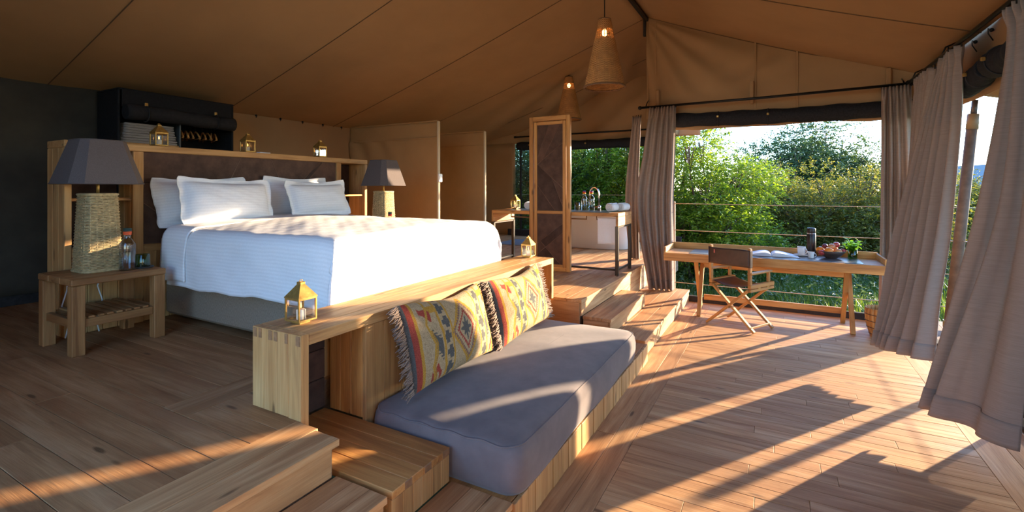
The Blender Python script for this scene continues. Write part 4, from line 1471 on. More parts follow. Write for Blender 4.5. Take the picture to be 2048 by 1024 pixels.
sc = tag(MB().lathe([(0.001, 0.002), (0.045, 0.0), (0.060, 0.005), (0.083, 0.016), (0.082, 0.019), (0.055, 0.009), (0.001, 0.007)], 30).build('saucer', CER, None, (6.82, -0.255, DZ + 0.0025)), 'white saucer under the larger cup on the desk', 'saucer')
cup('cup', 'tall white cup on a saucer, beside the flask', (6.82, -0.255, DZ + 0.0105), 0.046, 0.105, -2.2)
cup('creamer', 'small white cup without saucer in front of the flask', (6.67, -0.345, DZ + 0.0025), 0.036, 0.072, -1.9)
th = thing('vacuum_flask', 'tall black vacuum flask with silver ring on the desk', 'flask', (6.90, -0.36, DZ + 0.0025))
FL = plain('flask_black', (0.022, 0.016, 0.016), 0.35, 0.3)
MB().lathe([(0.001, 0), (0.045, 0), (0.048, 0.004), (0.048, 0.262), (0.046, 0.266)], 28).build('body', FL, th)
MB().lathe([(0.0475, 0.266), (0.0475, 0.274)], 28).build('silver_ring', CHROME, th)
MB().lathe([(0.046, 0.274), (0.047, 0.277), (0.047, 0.325), (0.043, 0.336), (0.001, 0.338)], 28).build('lid', FL, th)
bw_ = thing('fruit_bowl', 'wide dark bowl heaped with fruit on the desk', 'bowl', (6.75, -0.55, DZ + 0.0025))
MB().lathe([(0.001, 0), (0.055, 0), (0.058, 0.008), (0.10, 0.035), (0.148, 0.088), (0.145, 0.091), (0.097, 0.042), (0.05, 0.014), (0.001, 0.012)], 36).build('bowl_body', plain('bowl_wood', (0.055, 0.035, 0.028), 0.4, var=0.3, scale=25), bw_)
def skin(name, c, c2):
    if name in MATS: return MATS[name]
    m, nt, b, _ = new_mat(name)
    L(nt, ramp(nt, noise_n(nt, coords(nt, (18, 18, 18)), 1, 4, 0.6), [(0.35, c), (0.68, c2)]), b.inputs['Base Color'])
    b.inputs['Roughness'].default_value = 0.32
    bump(nt, b, noise_n(nt, coords(nt, (160,) * 3), 1, 2), 0.12, 0.002)
    MATS[name] = m
    return m
ORG = skin('orange_skin', (0.72, 0.20, 0.02), (0.80, 0.28, 0.03))
APR = skin('red_apple_skin', (0.34, 0.02, 0.03), (0.50, 0.07, 0.05))
APP = skin('blush_apple_skin', (0.52, 0.14, 0.07), (0.62, 0.38, 0.14))
PLM = skin('plum_skin', (0.10, 0.02, 0.04), (0.22, 0.05, 0.07))
def fruit(name, label, cat, off, r, mat, dent=0.0, stem=True, sc=(1, 1, 0.94), group='fruit in the bowl'):
    o = thing(name, label, cat, (6.75 + off[0], -0.55 + off[1], DZ + 0.0025 + off[2]), RND.uniform(0, 6), group)
    MB().ball((0, 0, 0), r, 18, 12, sc, dent).build('flesh', mat, o)
    if stem:
        MB().tube([(0, 0, r * (0.70 if dent else 0.9)), (0.002, 0.001, r * 1.02), (0.006, 0.0, r * 1.2)], r * 0.05, 5).build('stem', plain('fruit_stem', (0.10, 0.06, 0.03), 0.8), o)
    return o
fruit('orange', 'large orange at the front of the fruit bowl', 'fruit', (-0.085, 0.028, 0.092), 0.046, ORG, 0.0, False)
fruit('orange', 'orange at the left edge of the fruit bowl, under the first plum', 'fruit', (-0.01, 0.108, 0.094), 0.042, ORG, 0.0, False)
fruit('apple', 'red apple low between the two oranges in the bowl', 'fruit', (-0.078, 0.098, 0.070), 0.034, APR, 0.25)
fruit('apple', 'blush yellow apple at the front right of the large orange', 'fruit', (-0.065, -0.062, 0.086), 0.041, APP, 0.25)
fruit('apple', 'small red apple at the right rim of the bowl by the vase', 'fruit', (0.0, -0.112, 0.092), 0.032, APR, 0.25)
fruit('apple', 'blush apple on top of the heap behind the large orange', 'fruit', (-0.012, -0.005, 0.140), 0.038, APP, 0.25)
fruit('apple', 'red apple topmost in the fruit bowl', 'fruit', (0.03, -0.052, 0.158), 0.036, APR, 0.25)
fruit('plum', 'dark plum on top of the heap, left of the blush apple', 'fruit', (0.025, 0.060, 0.140), 0.028, PLM, 0.1)
fruit('plum', 'dark plum at the back of the bowl toward the flask', 'fruit', (0.085, 0.060, 0.102), 0.030, PLM, 0.1)
fruit('orange', 'orange buried at the back of the bowl under the red apple', 'fruit', (0.078, -0.038, 0.098), 0.040, ORG, 0.0, False)

va = thing('plant_vase', 'green glass vase with bright leafy sprigs on the desk', 'vase', (6.83, -0.765, DZ + 0.0025))
MB().lathe([(0.001, 0), (0.044, 0), (0.046, 0.005), (0.046, 0.14), (0.043, 0.14), (0.043, 0.012), (0.001, 0.012)], 26).build('vase_glass', glass('bottle_green_glass', (0.36, 0.58, 0.16), 0.15), va)
LEAFY = None
def leaf_mat(name, c1, c2, c3, trans=0.45, bright=1.0):
    if name in MATS: return MATS[name]
    m, nt, b, out = new_mat(name)
    g = nt.nodes.new('ShaderNodeNewGeometry')
    oi = nt.nodes.new('ShaderNodeObjectInfo')
    big = noise_n(nt, coords(nt, (0.9,) * 3), 1, 3, 0.6)
    fac = math_n(nt, 'MULTIPLY_ADD', g.outputs['Random Per Island'], 0.55, math_n(nt, 'MULTIPLY', big, 0.5))
    c = ramp(nt, fac, [(0.2, c1), (0.5, c2), (0.82, c3)])
    L(nt, c, b.inputs['Base Color'])
    b.inputs['Roughness'].default_value = 0.42
    b.inputs['Specular IOR Level'].default_value = 0.45
    t = nt.nodes.new('ShaderNodeBsdfTranslucent')
    tc = mixc(nt, 'MULTIPLY', 1.0, c, (1.6, 1.55, 0.75))
    L(nt, tc, t.inputs[0])
    mx = N(nt, 'ShaderNodeMixShader'); mx.inputs[0].default_value = trans
    L(nt, b.outputs[0], mx.inputs[1]); L(nt, t.outputs[0], mx.inputs[2]); L(nt, mx.outputs[0], out.inputs[0])
    MATS[name] = m
    return m
SPRIG = leaf_mat('sprig_leaf', (0.06, 0.20, 0.02), (0.14, 0.36, 0.03), (0.26, 0.50, 0.05), 0.45)
def big_leaf(m, base, tip, w, up=(0, 0, 1), curl=0.2):
    base, tip = Vector(base), Vector(tip)
    d = tip - base
    s = d.cross(Vector(up)).normalized() * w
    nrm = s.cross(d).normalized()
    rows = []
    for i, (t, k) in enumerate(((0, 0.08), (0.25, 0.8), (0.5, 1.0), (0.75, 0.7), (1.0, 0.05))):
        c = base + d * t - Vector((0, 0, curl * d.length * t * t))
        rows.append([c - s * k + nrm * w * 0.25 * k, c, c + s * k + nrm * w * 0.25 * k])
    m.grid(np.array([[tuple(p) for p in r] for r in rows]))
r = random.Random(4)
st, lf = MB(), []
for i in range(16):
    a = r.uniform(0, 2 * PI); sp = r.uniform(0.02, 0.085)
    top = Vector((math.cos(a) * sp, math.sin(a) * sp, r.uniform(0.13, 0.205)))
    st.tube([(0.02 * math.cos(a + 2), 0.02 * math.sin(a + 2), 0.02), tuple(top * 0.6 + Vector((0, 0, 0.05))), tuple(top)], 0.0022, 5)
    for k in range(6):
        b = a + r.uniform(-1.3, 1.3) + k * 1.1
        base = top * r.uniform(0.75, 1.0) + Vector((0, 0, 0.01))
        ln = r.uniform(0.04, 0.075)
        m = MB()
        big_leaf(m, base, base + Vector((math.cos(b) * ln, math.sin(b) * ln, r.uniform(-0.01, 0.05))), ln * 0.28, curl=r.uniform(0.1, 0.5))
        lf.append(m)
st.build('sprig_stems', plain('green_stem', (0.08, 0.16, 0.03), 0.6), va)
for m in lf:
    m.build('leaf', SPRIG, va)

# wooden bin with bands at the end of the desk
bi = thing('slatted_bin', 'striped round wooden bin on the floor behind the hanging curtain', 'bin', (6.42, -0.98, 0))
NB = 20
for i in range(NB):
    a0, a1 = 2 * PI * i / NB + 0.01, 2 * PI * (i + 1) / NB - 0.01
    P = np.zeros((2, 9, 3))
    for q, a in enumerate((a0, a1)):
        for j in range(9):
            t = j / 8
            rr = 0.105 + 0.05 * math.sin(t * PI * 0.62)
            P[q, j] = (rr * math.cos(a), rr * math.sin(a), 0.004 + 0.315 * t)
    m = MB().grid(P)
    sd = m.build('stave', wood('honey', 'z'), bi).modifiers.new('thickness', 'SOLIDIFY')
    sd.thickness = 0.012; sd.offset = -1
MB().lathe([(0.001, 0.006), (0.108, 0.006), (0.108, 0.014), (0.001, 0.014)], 24).build('bottom', wood('honey', 'x'), bi)
for z, rr in ((0.045, 0.119), (0.115, 0.1385), (0.185, 0.151), (0.255, 0.1565)):
    MB().tube([(rr * math.cos(2 * PI * i / 40), rr * math.sin(2 * PI * i / 40), z) for i in range(40)], 0.0045, 5, False, True).build('band', plain('bin_band', (0.10, 0.04, 0.02), 0.6), bi)

# ------------------------------------------------------------------ leather folding screen panel
sx, sy0, sy1 = 5.88, 2.37, 2.965
ss = thing('leather_screen', 'tall wooden framed screen with dark stitched leather panels on the platform', 'screen', (sx, sy0, PZ))
def sp_(name, x0, x1, y0, y1, z0, z1, kind='honey', mat=None):
    return part(ss, name, kind, ((x0 + x1) / 2 - sx, (y0 + y1) / 2 - sy0, (z0 + z1) / 2 - PZ), (x1 - x0, y1 - y0, z1 - z0), 0.004, mat=mat)
ZS = 2.56
sp_('outer_stile', sx, sx + 0.055, sy0, sy0 + 0.055, PZ + 0.001, ZS)
sp_('outer_stile', sx, sx + 0.055, sy1 - 0.055, sy1, PZ + 0.001, ZS)
sp_('outer_rail', sx, sx + 0.055, sy0 + 0.056, sy1 - 0.056, ZS - 0.06, ZS)
sp_('outer_rail', sx, sx + 0.055, sy0 + 0.056, sy1 - 0.056, PZ + 0.001, PZ + 0.04)
i0, i1 = sy0 + 0.068, sy1 - 0.068
sp_('inner_stile', sx + 0.012, sx + 0.050, i0, i0 + 0.042, PZ + 0.045, ZS - 0.07)
sp_('inner_stile', sx + 0.012, sx + 0.050, i1 - 0.042, i1, PZ + 0.045, ZS - 0.07)
for z in (PZ + 0.045, 1.255, ZS - 0.112):
    sp_('inner_rail', sx + 0.012, sx + 0.050, i0 + 0.043, i1 - 0.043, z, z + 0.042)
for z in (0.9, 1.5, 2.2):
    for y in (sy0 + 0.0615, sy1 - 0.0615):
        MB().tube([(0.035, y - sy0 - 0.008, z - PZ), (0.035, y - sy0 + 0.008, z - PZ)], 0.006, 6).build('spacer_pin', BRASS, ss)
wv = i1 - i0 - 0.086
def frs(u, v, w): return (0.038 - w, 0.068 + 0.043 + u, v)
def scr(zb, zt, lines, seed):
    r0 = [(0, zb), (wv, zb), (wv, zt), (0, zt)]
    patches(ss, r0, lines, frs, 0.012, LM, 0.0014, seed)
zb, zt = 1.299 - PZ, ZS - 0.114 - PZ
W_ = wv
scr(zb, zt, [(0, zb + 0.30, W_, zb + 0.62, None), (W_, zb + 0.62, 0, zb + 0.90, lambda x, y: y > zb + 0.45), (W_ * 0.55, zt, W_ * 0.9, zt - 0.34, lambda x, y: y > zb + 0.72),
             (W_ * 0.55, zt - 0.30, W_ * 0.1, zt, lambda x, y: y > zb + 0.75), (W_ * 0.3, zb, W_, zb + 0.34, lambda x, y: y < zb + 0.42), (0, zb + 0.05, W_ * .5, zb + 0.5, lambda x, y: y < zb + 0.4 and x < W_ * 0.5)], 5)
zb2, zt2 = PZ + 0.089 - PZ, 1.253 - PZ
scr(zb2, zt2, [(0, zt2 - 0.12, W_, zt2 - 0.40, None), (W_, zb2 + 0.34, W_ * 0.1, zb2, lambda x, y: y < zb2 + 0.4), (0, zb2 + 0.42, W_, zb2 + 0.12, lambda x, y: y > zb2 + 0.1)], 9)

# ------------------------------------------------------------------ vanity table
vx0, vx1, vy0, vy1, vz = 5.94, 6.57, 1.75, 3.60, 1.287
vt = thing('vanity_table', 'wooden vanity table on thin dark iron legs behind the leather screen', 'table', (vx0, vy0, PZ))
def vp(name, x0, x1, y0, y1, z0, z1, kind='honey', mat=None):
    return part(vt, name, kind, ((x0 + x1) / 2 - vx0, (y0 + y1) / 2 - vy0, (z0 + z1) / 2 - PZ), (x1 - x0, y1 - y0, z1 - z0), 0.003, mat=mat)
for i in range(4):
    w = (vx1 - vx0) / 4
    vp('top_board', vx0 + i * w, vx0 + (i + 1) * w - 0.001, vy0, vy1, vz - 0.05, vz - 0.003)
vp('stone_top', vx0 + 0.02, vx1 - 0.02, vy0 + 0.12, vy1 - 0.12, vz - 0.004, vz - 0.001, mat=plain('dark_stone', (0.045, 0.04, 0.04), 0.35))
for y in (vy0, vy1 - 0.03):
    vp('end_apron', vx0 + 0.001, vx1 - 0.001, y, y + 0.03, vz - 0.17, vz - 0.051)
for x in (vx0 + 0.02, vx1 - 0.02):
    for y in (vy0 + 0.02, vy1 - 0.02):
        vp('leg', x - 0.02, x + 0.02, y - 0.02, y + 0.02, PZ + 0.001, vz - 0.171, mat=IRON)
for y in (vy0 + 0.02, vy1 - 0.02):
    vp('leg_brace', vx0 + 0.041, vx1 - 0.041, y - 0.012, y + 0.012, PZ + 0.055, PZ + 0.08, mat=IRON)
    vp('leg_brace', vx0 + 0.041, vx1 - 0.041, y - 0.015, y + 0.015, vz - 0.195, vz - 0.172, mat=IRON)
vp('foot_brace', vx0 + 0.008, vx0 + 0.032, vy0 + 0.041, vy1 - 0.041, PZ + 0.055, PZ + 0.08, mat=IRON)
for y0, y1 in ((1.80, 2.08), (2.22, 2.50), (3.02, 3.36)):
    m = MB()
    m.tube([(0.15, y0 - vy0, vz - 0.05 - PZ), (0.15, y0 - vy0, vz - 0.10 - PZ), (0.15, y1 - vy0, vz - 0.10 - PZ), (0.15, y1 - vy0, vz - 0.05 - PZ)], 0.009, 6)
    m.build('towel_rail', plain('bronze_rail', (0.16, 0.09, 0.04), 0.35, 0.8), vt)
lantern('brass candle lantern on the left end of the vanity table', (6.36, 3.44, vz + 0.0005), 0.215)
def towel_roll(label, loc, rz, ln=0.25, r=0.058):
    o = thing('rolled_towel', label, 'towel', loc, rz, 'rolled towels on the vanity table')
    m = MB()
    pts = []
    turns = 4.2
    n = 90
    for i in range(n):
        t = i / (n - 1)
        a = t * turns * 2 * PI
        rr = 0.006 + (r - 0.006) * t
        pts.append((rr * math.cos(a), rr * math.sin(a) + r))
    P = np.zeros((n, 5, 3))
    for i, (y, z) in enumerate(pts):
        for j in range(5):
            P[i, j] = (-ln / 2 + ln * j / 4, y, z)
    q = m.grid(P).build('towel_spiral', TOWEL, o)
    sd = q.modifiers.new('thickness', 'SOLIDIFY'); sd.thickness = 0.0115; sd.offset = -1
    return o
towel_roll('rolled pale towel at the left of the vanity, half hidden by the screen', (6.38, 3.20, vz + 0.0005), 0.15)
towel_roll('rolled pale towel at the right end of the vanity, in front', (6.27, 1.905, vz + 0.0005), -0.2)
towel_roll('rolled pale towel at the right end of the vanity, behind the first', (6.46, 1.83, vz + 0.0005), -0.1)
bottle('water_bottle', 'clear vanity bottle with blue, red and yellow beaded cap, left of two', (6.34, 2.345, vz + 0.0005), 0.044, 0.275, [CY, CO, CR, CB], 'beaded bottles on the vanity')
bottle('water_bottle', 'clear vanity bottle with blue, red and yellow beaded cap, beside the tap', (6.34, 2.238, vz + 0.0005), 0.044, 0.275, [CY, CO, CR, CB], 'beaded bottles on the vanity')
tg = thing('tumbler', 'clear glass tumbler on the vanity next to the screen', 'glass', (6.42, 2.48, vz + 0.0005))
MB().lathe([(0.001, 0), (0.036, 0), (0.040, 0.11), (0.038, 0.11), (0.034, 0.008), (0.001, 0.008)], 22).build('glass_body', glass('bottle_glass_clear', (0.93, 0.96, 0.97), 0.22), tg)
fc = thing('tap', 'chrome gooseneck tap on the vanity table', 'tap', (6.50, 2.185, vz))
pts = [(0, 0, 0.0), (0, 0, 0.22)] + [(0, 0.07 - 0.07 * math.cos(t), 0.22 + 0.10 * math.sin(t)) for t in [PI * i / 12 for i in range(1, 13)]] + [(0, 0.14, 0.17)]
MB().tube(pts, 0.012, 10).build('spout', CHROME, fc)
MB().lathe([(0.026, 0), (0.026, 0.06), (0.016, 0.07)], 16).build('base', CHROME, fc)
MB().tube([(0, 0, 0.045), (-0.02, 0.055, 0.05)], 0.008, 8).build('handle', plain('copper_handle', (0.55, 0.2, 0.1), 0.25, 1.0), fc)
ht = thing('hanging_towel', 'pale towel hanging over a rail under the right of the vanity', 'towel', (6.09, 1.935, 0.87))
P = np.zeros((16, 24, 3))
for i in range(16):
    y = -0.125 + 0.25 * i / 15
    for j in range(24):
        t = j / 23
        s = (t - 0.5) * 2
        if abs(s) < 0.12:
            a = s / 0.12 * PI / 2
            p = (0.014 * math.sin(a), y, 0.327 + 0.012 * math.cos(a))
        else:
            dz = (abs(s) - 0.12) / 0.88
            p = (math.copysign(0.014 + 0.006 * math.sin(y * 38) * dz, s), y, 0.327 - dz * (0.325 if s < 0 else 0.27))
        P[i, j] = p
q = MB().grid(P).build('towel_cloth', TOWEL, ht)
sd = q.modifiers.new('thickness', 'SOLIDIFY'); sd.thickness = 0.008

# ------------------------------------------------------------------ bathtub
tub = thing('bathtub', 'white freestanding bathtub behind the vanity table', 'bathtub', (8.62, 3.02, PZ))
def oval(a, b, n=56, e=2.6):
    pts = []
    for i in range(n):
        t = 2 * PI * i / n
        c, s = math.cos(t), math.sin(t)
        pts.append((math.copysign(abs(c) ** (2 / e), c) * a, math.copysign(abs(s) ** (2 / e), s) * b))
    return pts
prof = [(0.30, 0.66, 0.003), (0.33, 0.70, 0.03), (0.36, 0.76, 0.30), (0.39, 0.82, 0.59), (0.405, 0.84, 0.61), (0.395, 0.83, 0.62), (0.36, 0.79, 0.60), (0.31, 0.70, 0.25), (0.26, 0.60, 0.12), (0.12, 0.3, 0.10)]
P = np.array([[(x, y, z) for a, b, z in prof for x, y in [oval(a, b)[k]]] for k in range(56)])
m = MB().grid(P, True, True)
m.build('tub_shell', plain('white_enamel', (0.66, 0.65, 0.64), 0.2), tub)
MB().tube([(x * 1.0, y * 1.0, 0.612) for x, y in oval(0.400, 0.836)], 0.013, 8, False, True).build('tub_rim', plain('white_enamel', (0.66, 0.65, 0.64), 0.2), tub)
mtb = tag(MB().box((0, 0, 0.006), (0.9, 0.7, 0.012), None, 0.005).build('bath_mat', cloth('blue_grey_mat', (0.22, 0.26, 0.33), 0, (80, 80, 80), 0.2), None, (8.6, 4.55, PZ + 0.001)), 'blue grey bath mat on the bathroom floor by the vinyl window', 'mat')

# light switch on the partition edge
sw = thing('light_switch', 'white light switch on the edge of the first canvas partition', 'switch', (5.8, 4.405, 1.75))
MB().box((0, 0.008, 0), (0.085, 0.026, 0.125), None, 0.006).build('switch_box', plain('switch_white', (0.75, 0.74, 0.72), 0.4), sw)
MB().box((0, -0.007, 0), (0.045, 0.010, 0.07), None, 0.003).build('rocker', plain('switch_white', (0.75, 0.74, 0.72), 0.4), sw)

# ------------------------------------------------------------------ hanging canvas wardrobe
wx0, wx1, wy0, wy1, wzt = 2.32, 3.49, 5.75, 6.20, 2.585
wd = thing('canvas_wardrobe', 'black canvas wardrobe with rolled-up front flap behind the headboard', 'wardrobe', (wx0, wy0, PZ))
def wp(name, x0, x1, y0, y1, z0, z1, mat=CANVAS_D, b=0.008, kind=None):
    return part(wd, name, kind, ((x0 + x1) / 2 - wx0, (y0 + y1) / 2 - wy0, (z0 + z1) / 2 - PZ), (x1 - x0, y1 - y0, z1 - z0), b, mat=mat)
BLK = cloth('black_canvas', (0.016, 0.016, 0.018), 0, (40, 40, 40), 0.2, 0.85)
wp('side_panel', wx0, wx0 + 0.025, wy0, wy1, PZ + 0.002, wzt, BLK)
wp('side_panel', wx1 - 0.025, wx1, wy0, wy1, PZ + 0.002, wzt, BLK)
wp('back_panel', wx0 + 0.026, wx1 - 0.026, wy1 - 0.02, wy1, PZ + 0.002, wzt, BLK)
wp('top_panel', wx0, wx1, wy0 - 0.002, wy1, wzt, wzt + 0.02, BLK)
wp('divider', 2.895, 2.915, wy0 + 0.02, wy1 - 0.022, PZ + 0.002, wzt - 0.01, plain('divider_pole', (0.05, 0.06, 0.065), 0.5))
wp('shelf', wx0 + 0.028, 2.893, wy0 + 0.02, wy1 - 0.022, 2.045, 2.063, None, 0.003, 'bench')
wp('shelf', wx0 + 0.028, 2.893, wy0 + 0.02, wy1 - 0.022, 1.56, 1.578, None, 0.003, 'bench')
wp('front_flap', wx0 + 0.03, wx1 - 0.03, wy0 - 0.012, wy0 - 0.003, wzt - 0.17, wzt + 0.01, BLK)
m = MB(); pts = [(x, -0.055, wzt - 0.225 - PZ + 0.01 * math.sin(x * 5)) for x in [0.04 + 1.09 * i / 24 for i in range(25)]]
m.tube(pts, [0.075 + 0.004 * math.sin(i * 0.9) for i in range(25)], 14)
m.build('rolled_flap', cloth('roll_canvas', (0.024, 0.023, 0.025), 0, (40, 40, 40), 0.2, 0.85), wd)
for x in (0.22, 0.92):
    MB().tube([(x + 0.015 * math.sin(t) * 0, -0.055 + 0.080 * math.cos(t), wzt - 0.225 - PZ + 0.080 * math.sin(t)) for t in [2 * PI * i / 20 for i in range(20)]], 0.008, 4, False, True).build('strap', CANVAS_D, wd)
    MB().box((x, -0.065, wzt - 0.13 - PZ), (0.03, 0.012, 0.035), None, 0.003).build('buckle', BRASS, wd)
MB().tube([(0.61, 0.24, 2.33 - PZ), (1.14, 0.24, 2.33 - PZ)], 0.010, 8).build('hanger_rail', IRON, wd)
r = random.Random(5)
HANG = ['first', 'second', 'third', 'fourth', 'fifth', 'sixth', 'seventh', 'eighth']
def hanger(label, x, rz):
    o = thing('clothes_hanger', label, 'hanger', (wx0 + x, wy0 + 0.24, 2.33), rz, 'wooden hangers in the wardrobe')
    hk = [(0, 0, -0.075), (0, 0, -0.03)] + [(0, 0.020 * math.cos(t) , 0.0 + 0.020 * math.sin(t)) for t in [-PI / 2 + 1.45 * PI * i / 10 for i in range(11)]]
    MB().tube([(p[0], p[1], p[2] - 0.002) for p in hk], 0.0025, 5).build('hook', IRON, o)
    sh = [(0, -0.20, -0.165), (0, -0.12, -0.115), (0, -0.05, -0.085), (0, 0, -0.075), (0, 0.05, -0.085), (0, 0.12, -0.115), (0, 0.20, -0.165)]
    MB().tube(sh, [0.011, 0.010, 0.009, 0.009, 0.009, 0.010, 0.011], 6).build('shoulder_bar', wood('honey', 'y'), o)
    MB().tube([(0, -0.185, -0.160), (0, 0.185, -0.160)], 0.005, 5).build('trouser_bar', wood('honey', 'y'), o)
for i, x in enumerate((0.70, 0.75, 0.80, 0.86, 0.94, 0.99, 1.04, 1.08)):
    hanger('wooden hanger on the wardrobe rail, %s from the divider' % HANG[i], x, r.uniform(-0.55, -0.25))
for i in range(4):
    t = thing('folded_towel', 'folded pale blanket on the wardrobe shelf, %s of the stack' % ('bottom', 'second from the bottom', 'third from the bottom', 'top')[i], 'blanket', (2.62, 5.96, 2.0645 + i * 0.052), 0, 'folded blankets in the wardrobe')
    w = 0.50 - 0.02 * i
    for k in range(2):
        P = np.zeros((30, 4, 3))
        hh = 0.024
        for a in range(30):
            q = a / 29
            if q < 0.42: p = (-w / 2 + w * q / 0.42, 0.0)
            elif q < 0.58:
                ang = (q - 0.42) / 0.16 * PI - PI / 2
                p = (w / 2 + hh / 2 * math.cos(ang), hh / 2 + hh / 2 * math.sin(ang))
            else: p = (w / 2 - w * (q - 0.58) / 0.42, hh)
            for b in range(4):
                P[a, b] = (p[0] + 0.004 * math.sin(a + i), -0.17 + 0.34 * b / 3, k * 0.025 + p[1] * 0.86 + 0.001)
        q = MB().grid(P).build('fold', cloth('grey_blanket', (0.30, 0.27, 0.255), 0, (200, 200, 200), 0.15), t)
        sd = q.modifiers.new('thickness', 'SOLIDIFY'); sd.thickness = 0.010; sd.offset = 1

# ------------------------------------------------------------------ pendant lamps
PEND = plain('pendant_wicker', (0.50, 0.245, 0.08), 0.65, var=0.22, scale=14)
def pendant(label, x, y, zr, r0, hgt, ztop):
    o = thing('pendant_lamp', label, 'lamp', (x, y, zr), 0, 'wicker cone pendant lamps')
    r1 = r0 * 0.285
    NS = 44
    def rad(t):
        return r0 + (r1 - r0) * (t ** 0.93)
    m = MB()
    rows = 62
    for j in range(rows):
        t = (j + 0.5) / rows
        if 0.70 < t < 0.86 and j % 3 == 0:
            continue
        pts = []
        for k in range(NS):
            a = 2 * PI * k / NS
            rr = rad(t) + 0.0042 * (1 if (k + j) % 2 else -1)
            pts.append((rr * math.cos(a), rr * math.sin(a), t * hgt))
        m.tube(pts, 0.0062 if t < 0.7 or t > 0.86 else 0.003, 4, False, True)
    w = m.build('wicker_weave', PEND, o); w['kind'] = 'stuff'
    s = MB()
    for k in range(0, NS, 2):
        a = 2 * PI * k / NS
        s.tube([(rad(t) * math.cos(a), rad(t) * math.sin(a), t * hgt) for t in (0, 0.25, 0.5, 0.75, 1.0)], 0.0035, 5)
    w = s.build('wicker_stakes', PEND, o); w['kind'] = 'stuff'
    rm = MB()
    rm.tube([(r0 * math.cos(2 * PI * k / 60), r0 * math.sin(2 * PI * k / 60), 0.004) for k in range(60)], 0.011, 7, False, True)
    rm.build('lower_rim', WICK_D, o)
    rm = MB()
    rm.tube([(r1 * math.cos(2 * PI * k / 30), r1 * math.sin(2 * PI * k / 30), hgt) for k in range(30)], 0.009, 6, False, True)
    rm.build('upper_rim', WICK_D, o)
    MB().lathe([(0.001, hgt - 0.012), (r1, hgt - 0.012), (r1, hgt - 0.004), (0.001, hgt - 0.004)], 24).build('top_disc', WICK_D, o)
    MB().tube([(0, 0, hgt - 0.01), (0, 0, ztop - zr)], 0.006, 6).build('cord', BLACK, o)
    MB().lathe([(0.022, hgt - 0.10), (0.022, hgt - 0.013)], 12).build('lamp_holder', BLACK, o)
    MB().ball((0, 0, hgt - 0.145), 0.030, 12, 8, (1, 1, 1.35)).build('bulb', emit('warm_bulb', (1.0, 0.50, 0.16), 14.0), o)
    return o
pendant('large wicker cone pendant lamp hanging from the ridge, nearer one', 5.217, RIDGE_Y, 2.72, 0.223, 0.755, RIDGE_Z - 0.06)
pendant('wicker cone pendant lamp farther off, above the leather screen', 7.94, 3.22, 2.80, 0.213, 0.75, roof_z(3.22) - 0.03)

# ------------------------------------------------------------------ curtain rods, curtains, rolled blinds
def rod(label, pts, r, brackets):
    o = thing('curtain_rod', label, 'curtain rod', pts[0])
    p0 = Vector(pts[0])
    MB().tube([Vector(p) - p0 for p in pts], r, 10).build('pole', BLACK, o)
    for p in (pts[0], pts[-1]):
        MB().ball(Vector(p) - p0, r * 1.7, 10, 8).build('finial', BLACK, o)
    for b in brackets:
        MB().tube([Vector(q) - p0 for q in b], 0.008, 6).build('bracket', BLACK, o)
    return o
rod('black curtain rod across the gable window by the desk', [(GX - 0.20, 1.74, 2.755), (GX - 0.20, 0.2, 2.762), (GX - 0.20, -1.36, 2.79)], 0.017,
    [[(GX - 0.20, y, 2.76), (GX - 0.10, y, 2.84), (GX - 0.02, y, 2.88)] for y in (1.66, -1.28)])
rod('black curtain rod along the open right side', [(7.0, -1.31, 2.80), (5.0, -1.31, 2.795), (1.0, -1.31, 2.79)], 0.018,
    [[(x, -1.31, 2.80), (x, -1.34, 2.88), (x, -1.46, 2.93)] for x in (6.85, 5.75, 4.05, 2.2)])
rod('black curtain rod above the bathroom window', [(BX - 0.12, 5.3, 2.77), (BX - 0.12, 3.6, 2.772), (BX - 0.12, 2.0, 2.775)], 0.017,
    [[(BX - 0.12, y, 2.77), (BX - 0.02, y, 2.80)] for y in (5.2, 3.4, 2.1)])

